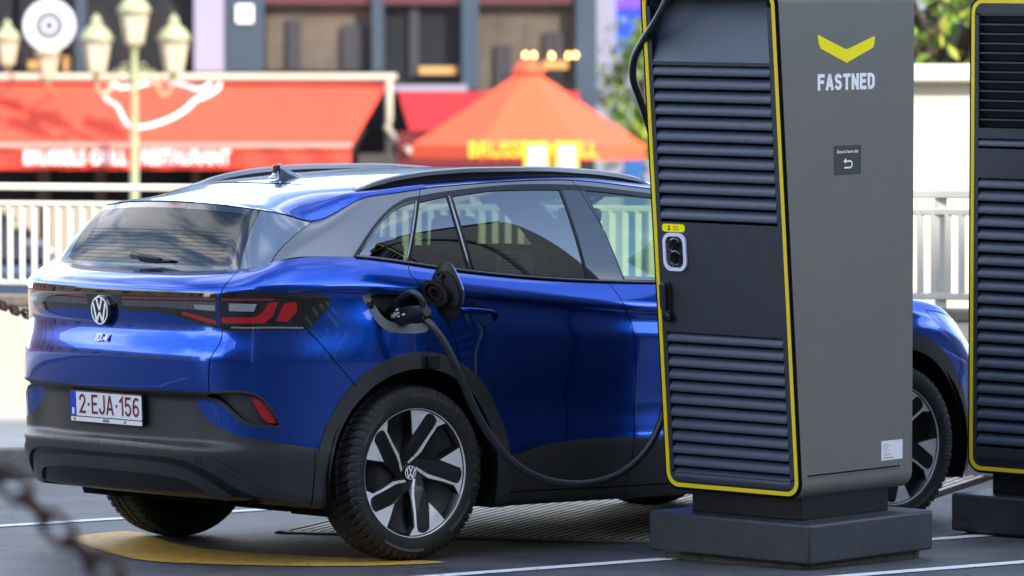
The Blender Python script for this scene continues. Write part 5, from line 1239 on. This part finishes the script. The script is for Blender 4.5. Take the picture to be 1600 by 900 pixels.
bp_('window',dkwin,[(-200,20,-80,112),(30,120,-80,112),(136,306,-80,112)],th=.4,front=-.1)
bp_('window_sill',lil,[(595,730,133,142)],front=.3)
bp_('curtain',mat('dark drape',(.03,.03,.036),.8),[(450,470,30,110),(535,575,40,110),(775,800,70,150),(850,885,50,120),(640,655,10,120)],th=.3,front=-.02)
bp_('ground_floor',din,[(-300,930,200,482)],th=.3,front=-.2)
bp_('lit_shelf',mat('warm shelf',(.45,.25,.08),.6),[(655,715,104,116),(45,60,95,108),(100,112,88,112),(848,888,95,108)],th=.05,front=.05)
bp_('notice',wht,[(371,397,8,36)],th=.02,front=.25)
bp_('terrace_door',mat('warm brown door',(.14,.09,.06),.6),[(60,78,262,330),(150,165,262,330),(300,312,262,330)],front=.1)
bp_('terrace_screen',plas,[(560,620,240,300)],front=.1)
# bulbs in the window
bm_=mat('warm bulb',(1,.6,.2),.5,emit=(1.,.50,.12),es=4)
for i,(u,v) in enumerate(((821,87),(834,87),(862,88),(888,88),(899,87))):
    x,z=px(u,v,YF-.35); mb=MB(); mb.lathe([(0,-.03),(.028,-.015),(.030,.01),(.015,.035),(.012,.05),(0,.05)],12); o=mb.build('light_bulb',bm_,None,smooth=True); o.location=(x,YF-.35,z)
    m1=MB(); m1.tube([(0,0,.05),(0,0,1.2)],.004,5); m1.build('bulb_cord',black,o)
    tag(o,'warm glowing bulb hanging in the window above the orange parasol','light bulb','hanging window bulbs')
# awning with valance
redf=mat('red awning cloth',(.72,.065,.032),.75,var=.08,vscale=3); redv=mat('red valance cloth',(.72,.045,.022),.75); redk=mat('shaded red awning cloth',(.35,.012,.018),.8)
cream=mat('cream enamel',(.50,.43,.34),.5)
aw=empty('red_awning',(0,YF,0),0,'wide red awning with a white bull outline and a lettered valance, left of the parasol','awning')
def at(u,v,Y): x,z=px(u,v,Y); return Vector((x,Y-YF,z))
TLc=at(-120,130,YF-.3);TRc=at(602,134,YF-.3);BLc=at(-220,228,YF-2.6);BRc=at(548,228,YF-2.6)
th_=Vector((0,0,-.03))
mb=MB(); mb.add([TLc,TRc,BRc,BLc,TLc+th_,TRc+th_,BRc+th_,BLc+th_],[(0,1,2,3),(7,6,5,4),(0,4,5,1),(1,5,6,2),(2,6,7,3),(3,7,4,0)]); mb.build('canopy',redf,aw)
mb=MB(); N=60
for i in range(N):
    for j in (0,1):
        pass
V=[];
for i in range(N+1):
    t=i/N; p=BLc.lerp(BRc,t)+Vector((0,.03*math.sin(t*70),0)); V+=[p+Vector((0,0,-.02)),p+Vector((0,.0,-.33))]
F=[(2*i,2*i+1,2*i+3,2*i+2) for i in range(N)]; V+=[v+Vector((0,.02,0)) for v in V]; F+=[(a+2*N+2,b+2*N+2,c+2*N+2,d+2*N+2) for a,b,c,d in F]; mb.add(V,F); mb.build('valance',redv,aw)
mb=MB(); mb.tube([BLc+Vector((0,-.03,.0)),BRc+Vector((.02,-.03,0))],.035,8); mb.build('front_bar',mat('awning bar',(.45,.30,.24),.5),aw)
mb=MB(); a_,b_=at(-130,121,YF-.35),at(620,121,YF-.35); mb.tube([a_,b_],.060,10); mb.build('cassette',cream,aw,auto=50)
mb=MB(); mb.tube([at(608,122,YF-.6),at(608,285,YF-.6)],.055,8); mb.tube([at(604,200,YF-.7),at(625,225,YF-1.2),at(640,235,YF-1.6)],.05,8); mb.build('side_arm',cream,aw,auto=50)
V,F=textmesh('BRUSSELS GRILL',.34,.006,1,bold=.006); xs=[v[0] for v in V]; zs_=[v[1] for v in V]
def fit(V,F,u0,u1,v0,v1,Y,par,m,name,tiltx=0):
    xs=[v[0] for v in V]; ys_=[v[1] for v in V]; a=at(u0,v1,Y); b=at(u1,v0,Y)
    mb=MB(); mb.add([(a.x+(v[0]-min(xs))/(max(xs)-min(xs))*(b.x-a.x), a.y-v[2], a.z+(v[1]-min(ys_))/(max(ys_)-min(ys_))*(b.z-a.z)) for v in V],F); return mb.build(name,m,par)
fit(V,F,38,199,235,257,YF-2.68,aw,wht,'lettering')
V,F=textmesh('RESTAURANT',.34,.006,1,bold=.006); fit(V,F,222,360,234,257,YF-2.68,aw,wht,'lettering')
bull=[(165,152),(170,143),(180,133),(187,140),(198,138),(205,141),(222,134),(250,131),(275,133),(292,137),(306,142),(320,140),(331,131),(342,129),(343,137),(333,146),(318,154),(306,158),(292,172),(270,186),(245,196),(222,201),(203,200),(194,190),(186,173),(178,164),(168,160)]
def onslope(u,v):
    # meet of the sight line with the canopy plane
    n_=(TRc-TLc).cross(BLc-TLc).normalized(); r=Vector(((u-800)/8500,1,-(v-130)/8500)); o=Vector((0,-YF,2)); k=(TLc-o).dot(n_)/r.dot(n_); return o+r*k+Vector((0,-.02,.02))
mb=MB(); mb.tube([onslope(*q) for q in crom(bull,3,True)]+[onslope(*bull[0])],.030,6); mb.build('bull_outline',wht,aw,smooth=True)
# second red awning, its shade put into the darker cloth colour
aw2=empty('shaded_red_awning',(0,YF,0),0,'shaded dark red awning between the big awning and the orange parasol','awning')
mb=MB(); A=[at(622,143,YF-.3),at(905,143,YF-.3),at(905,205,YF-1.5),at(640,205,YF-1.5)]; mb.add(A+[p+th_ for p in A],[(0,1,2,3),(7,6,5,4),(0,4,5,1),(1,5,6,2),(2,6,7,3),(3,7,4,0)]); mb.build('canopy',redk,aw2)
mb=MB(); bx(mb,622,905,205,262,YF-1.5,.03); o=mb.build('valance',mat('shaded red valance cloth',(.11,.006,.012),.8),aw2); o.location=(0,-YF,0)
# parasol
YU=73.
pr_=empty('orange_parasol',(px(825,100,YU)[0],YU,gz(YU)),0,'large orange red parasol with yellow lettering on its rim','parasol')
cx_=px(825,100,YU)[0]; zt_=px(825,104,YU)[1]-gz(YU); ze_=px(825,226,YU)[1]-gz(YU); rad=(px(1012,200,YU)[0]-px(640,200,YU)[0])/2
par=mat('parasol cloth',(.80,.085,.030),.75); b=par.node_tree.nodes['Principled BSDF']; b.inputs['Subsurface Weight'].default_value=0
mb=MB(); N=8; V=[(0,0,zt_)]
for k in range(N):
    a=2*math.pi*(k+.5)/N; V.append((rad*math.cos(a)*1.05,rad*math.sin(a),ze_+(.0)))
for k in range(N):
    a=2*math.pi*(k+.5)/N; V.append((rad*1.05*math.cos(a),rad*math.sin(a),ze_-.17))
F=[(0,1+k,1+(k+1)%N) for k in range(N)]+[(1+k,9+k,9+(k+1)%N,1+(k+1)%N) for k in range(N)]
V2=[(x*.995,y*.995,z-.015) for x,y,z in V]; mb.add(V+V2,F+[tuple(i+len(V) for i in f[::-1]) for f in F]); mk('canopy',mb.V,mb.F,par,pr_)
mb=MB(); mb.lathe([(0,zt_+.10),(.10,zt_+.08),(.22,zt_-.06),(.20,zt_-.10)],8); mb.build('cap',par,pr_)
mb=MB(); mb.tube([(0,0,0),(0,0,zt_)],.04,8); mb.build('pole',cream,pr_,smooth=True)
for k in range(N):
    a=2*math.pi*(k+.5)/N; mb=MB(); mb.tube([(.05,0,zt_-.08),(rad*.98*math.cos(a)*1.03,rad*.97*math.sin(a),ze_-.02)],.012,5); mb.build('rib',cream,pr_)
V,F=textmesh('BRUSSELS GRILL',.2,.006,1,bold=.004); xs=[v[0] for v in V]; ys_=[v[1] for v in V]
yt=mat('yellow print',(.80,.50,.03),.6)
yw=-rad*math.sin(R(67.5))-.04
za,zb_=px(0,247,YU)[1]-gz(YU),px(0,222,YU)[1]-gz(YU)
mb=MB(); mb.add([((v[0]-min(xs))/(max(xs)-min(xs))*1.70-.78, yw-v[2], za+(v[1]-min(ys_))/(max(ys_)-min(ys_))*(zb_-za)+.03) for v in V],F); mb.build('lettering',yt,pr_)
# yellow menu boards
for i,(u0,u1) in enumerate(((818,858),(866,903))):
    rt=empty('menu_board',(px((u0+u1)/2,0,72.)[0],71.5,gz(71.5)),0,('left' if i==0 else 'right')+' of two bright yellow menu boards under the parasol rim','sign board')
    x,z=px(u0,222,72);x1,z1=px(u1,290,72); wd=(x1-x)/2; zt2=z-gz(71.5)
    mb=MB(); mb.box(-wd,wd,-.03,.03,zt2-.75,zt2); mb.build('board',yt,rt,bevel=.01); mb=MB(); mb.box(-wd*.55,wd*.65,-.034,-.031,zt2-.62,zt2-.06); mb.build('sheet',wht,rt)
    mb=MB(); mb.box(-wd,-wd+.04,-.03,.03,0,zt2-.75); mb.build('leg',black,rt); mb=MB(); mb.box(wd-.04,wd,-.03,.03,0,zt2-.75); mb.build('leg',black,rt)
# round hanging sign
x,z=px(78,40,77.); rs=empty('round_sign',(x,77.,z),0,'round white sign with a grey ring emblem hanging above the awning at the left','sign')
XR=Matrix.Rotation(R(90),4,'X')
mb=MB(); mb.lathe([(0,.03),(.36,.03),(.37,0),(.36,-.03),(0,-.03)],40,M=XR); mb.build('disc',mat('sign white',(.62,.62,.66),.5),rs,auto=40)
mb=MB(); mb.lathe([(.11,.033),(.20,.033)],32,M=XR); mb.lathe([(0,.034),(.07,.034)],20,M=XR)
for k in range(9):
    a=R(k*40); mb.box(-.03,.03,-.025,.025,.031,.034,M=XR@Matrix.Translation((.28*math.cos(a),.28*math.sin(a),0))@Matrix.Rotation(a,4,'Z'))
mb.build('emblem',mat('sign grey',(.11,.11,.14),.6),rs); mb=MB(); mb.tube([(0,0,.36),(0,0,.9),(0,1.5,.9)],.02,6); mb.build('bracket',black,rs)
# ---------------- street lamps ----------------
lampg=mat('pale green lamp paint',(.34,.36,.20),.5,var=.15,vscale=5); lg=mat('lantern glass',(.60,.47,.36),.35)
def lantern(root,x,z,s=1.):
    o=MB(); h=.36*s
    o.lathe([(.10*s,0),(.165*s,h)],6,M=Matrix.Translation((x,0,z))); gl=o.build('lantern_glass',lg,root)
    o=MB(); o.lathe([(.19*s,h),(.20*s,h+.03*s),(.15*s,h+.12*s),(.08*s,h+.18*s),(.06*s,h+.20*s),(.07*s,h+.24*s),(.02*s,h+.30*s),(0,h+.33*s)],12,M=Matrix.Translation((x,0,z)))
    for k in range(6):
        a=2*math.pi*k/6; o.tube([(x+.10*s*math.cos(a),.10*s*math.sin(a),z),(x+.165*s*math.cos(a),.165*s*math.sin(a),z+h)],.010*s,4)
    o.lathe([(0,-.10*s),(.03*s,-.09*s),(.05*s,-.03*s),(.11*s,-.01*s),(.11*s,.01*s)],10,M=Matrix.Translation((x,0,z))); o.build('lantern_frame',lampg,root,auto=40)
YL=76.8
x,z=px(210,40,YL); sp=empty('street_lamp',(x,YL,gz(YL)),0,'pale green ornate street lamp with three lanterns in front of the red awning','street lamp')
g0=gz(YL); zof=lambda v:px(0,v,YL)[1]-g0; xof=lambda u:px(u,0,YL)[0]-x
mb=MB(); mb.lathe([(.0,0),(.22,0),(.22,.5),(.14,.6),(.12,1.0),(.06,1.1),(.052,zof(125)),(.07,zof(118)),(.05,zof(110)),(.045,zof(80)),(.07,zof(74)),(0,zof(70))],14); mb.build('post',lampg,sp,auto=50)
lantern(sp,0,zof(68),1.2); lantern(sp,xof(151),zof(112),1.2); lantern(sp,xof(272),zof(112),1.2)
mb=MB()
for s in (-1,1):
    P=crom([(0,0,zof(125)),(s*.16,0,zof(112)),(s*.30,0,zof(128)),(s*.42,0,zof(150)),(s*.51,0,zof(138)),(s*.505,0,zof(112))],6); mb.tube(P,.020,7)
    for q in range(3):
        c=(s*(.12+.12*q),zof(105+10*q)); mb.tube([(c[0]+.05*math.cos(t),0,c[1]+.05*math.sin(t)) for t in np.linspace(0,5.2,14)],.012,5)
mb.build('scroll_arms',lampg,sp,auto=60)
for i,(u,v,lab) in enumerate(((12,100,'pale green wall lantern at the far left edge above the awning'),(75,124,'pale green wall lantern just below the round white sign'))):
    x,z=px(u,v,78.2); wl=empty('wall_lantern',(x,78.2,z),0,lab,'wall lantern'); lantern(wl,0,0,.95); mb=MB(); mb.tube([(0,0,-.09),(0,.9,-.2),(0,1.7,-.2)],.02,6); mb.build('bracket',lampg,wl)
# ---------------- right background ----------------
pw=empty('pale_wall_block',(0,38,gz(38)),0,'tall sunlit pale wall with a coping seen between the two charging stations','wall')
def pbx(par,name,m,u0,u1,v0,v1,Y,th,Y0,g,fr=0,bev=0):
    x0,z1=px(u0,v0,Y); x1,z0=px(u1,v1,Y); mb=MB(); mb.box(x0,x1,Y-Y0-fr,Y-Y0+th,z0-g,z1-g); return mb.build(name,m,par,bevel=bev)
pbx(pw,'wall_body',plas,1330,2100,130,640,38,1.2,38,gz(38)); pbx(pw,'coping',plas,1320,2120,100,129,38,1.3,38,gz(38),.12,.02)
bb=empty('office_building',(0,110,gz(110)),0,'blue grey office building rising behind the pale wall on the right','building')
x0,_=px(1050,0,110); mb=MB(); mb.box(x0,x0+16,0,12,0,16); mb.build('wall',mat('blue grey facade',(.20,.24,.30),.6,var=.1,vscale=.6),bb)
for i in range(7):
    for j in range(5):
        mb=MB(); mb.box(x0+.8+i*2.2,x0+2.2+i*2.2,-.05,.1,1.2+3*j,3.2+3*j); mb.build('window',dkwin,bb)
pb=empty('shop_building',(0,92,gz(92)),0,'pale grey building with a blue banner beside the restaurant','building')
x0,_=px(932,0,92); mb=MB(); mb.box(x0,x0+2.2,0,8,0,14); mb.build('wall',lil,pb)
for j in range(3): mb=MB(); mb.box(x0+.5,x0+1.6,-.05,.1,3.9+j*3,5.8+j*3); mb.build('window',dkwin,pb)
xb0,zb1=px(963,14,91); xb1,zb0=px(1001,82,91); mb=MB(); mb.box(xb0,xb1,-1.0,-.95,zb0-gz(92),zb1-gz(92)); mb.build('banner',mat('blue banner',(.015,.06,.62),.5),pb)
xb0,zb1=px(962,-4,91); xb1,zb0=px(1002,16,91); mb=MB(); mb.box(xb0,xb1,-1.0,-.95,zb0-gz(92),zb1-gz(92)); mb.build('banner_top',mat('purple banner',(.16,.06,.55),.5),pb)
xk,zk=px(990,250,75); kb=MB(); kb.box(-.14,.14,-.2,.2,0,zk-gz(75)); kb.box(-.1,.1,-.21,-.2,.3,zk-gz(75)-.2); o=kb.build('blue_panel',mat('cyan panel',(.015,.09,.28),.5),None,bevel=.02); o.location=(xk,75,gz(75)); tag(o,'small blue cabinet standing right of the orange parasol','cabinet')
def leafmat(n_,c): m=mat(n_,c,.55,var=.45,vscale=3,spec=.3); return m
leafs=[leafmat('sunlit leaf',(.14,.24,.03)),leafmat('deep leaf',(.04,.09,.018)),leafmat('yellow leaf',(.26,.28,.03))]
barkm=mat('bark',(.055,.038,.027),.9,var=.4,vscale=8,bump=.6,bscale=20)
def tree(loc,h,crad,label,n=2600,trunk=.16,zc_=.0,squash=.8):
    root=empty('broadleaf_tree',loc,0,label,'tree','trees behind the charging stations')
    mb=MB(); mb.tube([(0,0,-.5),(.03,0,h*.35),(-.04,.05,h*.6),(.02,0,h*.85)],[trunk,trunk*.85,trunk*.6,trunk*.25],10); mb.build('trunk',barkm,root,smooth=True)
    mb=MB(); ctr=[]
    for k in range(16):
        a=rng.uniform(0,6.28); r=crad*rng.uniform(.35,.95); z=h*.62+crad*squash*rng.uniform(-.75,.9); ctr.append((r*math.cos(a),r*math.sin(a),z)); mb.tube([(0,0,h*rng.uniform(.35,.6)),(r*.5*math.cos(a),r*.5*math.sin(a),z*.9),(r*.9*math.cos(a),r*.9*math.sin(a),z)],[trunk*.35,trunk*.2,trunk*.06],6)
    mb.build('limbs',barkm,root,smooth=True)
    mb=MB()
    for i in range(n):
        c=ctr[i%16]; d=rng.normal(0,.30*crad,3); p=Vector(c)+Vector(d); s_=rng.uniform(.05,.10)
        u=Vector(rng.normal(0,1,3)).normalized(); v_=u.cross(Vector(rng.normal(0,1,3))).normalized()
        mb.add([p-u*s_,p+v_*s_*.5,p+u*s_,p-v_*s_*.5],[(0,1,2,3)],k=int(rng.choice([0,0,1,2])))
    mb.build('crown',leafs,root)
tree((px(1468,0,48.)[0],48.,gz(48)),4.6,1.6,'leafy tree with a dark trunk behind the pale wall on the right',2600,.22)
tree((px(1000,0,84.)[0],84.,gz(84)),4.9,.62,'leafy green tree beside the blue banner, partly hidden by the nearest charging station',1500,.10,squash=2.0)
scr=mat('beige screen',(.30,.25,.19),.8,var=.1,vscale=2)
# terrace planters and screen behind the railing
for i,(u0,u1,m_) in enumerate(((-120,60,scr),(75,250,scr),(262,420,scr),(430,600,scr))):
    Y=62.; x0,z1=px(u0,318,Y); x1,_=px(u1,318,Y); mb=MB(); mb.box(-(x1-x0)/2,(x1-x0)/2,-.05,.05,0,z1-gz(Y)); o=mb.build('terrace_screen',m_,None,bevel=.02); o.location=((x0+x1)/2,Y,gz(Y))
    tag(o,['pale terrace screen panel at the far left behind the railing','cream terrace screen panel below the street lamp','pale terrace screen panel below the awning lettering','cream terrace screen panel right of the others behind the car roof'][i],'screen','terrace screens below the awning')
# ---------------- buildings around the square behind the viewer ----------------
def block(x0,x1,y0,y1,h,face,col,label,nw,nh,ww2=1.3,wh=1.9,gr_='street buildings around the square'):
    rt=empty('street_building',((x0+x1)/2,(y0+y1)/2,0),0,label,'building'); m=mat('facade '+label[:12],col,.8,var=.08,vscale=.5); hx_,hy_=(x1-x0)/2,(y1-y0)/2
    mb=MB(); mb.box(-hx_,hx_,-hy_,hy_,-2,h); mb.build('wall',m,rt); mb=MB(); mb.box(-hx_-.3,hx_+.3,-hy_-.3,hy_+.3,h+.002,h+.5); mb.build('cornice',m,rt)
    base=None
    for j in range(nh):
        for i in range(nw):
            t=(i+.5)/nw; z=2.2+(h-3)*(j+.0)/nh
            if face=='+y': loc=(-hx_+2*hx_*t,hy_,z); rz=0
            elif face=='+x': loc=(hx_,-hy_+2*hy_*t,z); rz=R(90)
            else: loc=(-hx_,-hy_+2*hy_*t,z); rz=R(90)
            if base is None: q=MB(); q.box(-ww2/2,ww2/2,-.06,.06,0,wh); base=q.build('window',dkwin,rt); o=base
            else: o=base.copy(); sc.collection.objects.link(o)
            o.location=loc; o.rotation_euler=(0,0,rz)
HB=33.
block(-62,-30,-24,-8,9,'+y',(.16,.13,.11),'cream stone house row across the street, far left behind the viewer',9,2)
block(-30,2,-24,-8,11.5,'+y',(.12,.07,.055),'red brick house row across the street behind the viewer',10,3)
block(4,58,-24,-8,HB,'+y',(.13,.13,.125),'grey stone house row across the street behind the viewer',10,7)
block(58,90,-24,-8,13,'+y',(.15,.13,.10),'tan house row across the street, far right behind the viewer',9,3)
block(-60,-44,6,46,7.5,'+x',(.20,.15,.11),'low cream building closing the square on the left',9,4)
block(-62,-46,48,78,12,'+x',(.22,.10,.07),'brick building further along on the left',7,5)
block(44,60,2,40,7.5,'-x',(.14,.14,.14),'grey building closing the square on the right',9,4)
block(46,62,44,80,12,'-x',(.2,.18,.15),'tall tan building at the far right of the square',8,6)
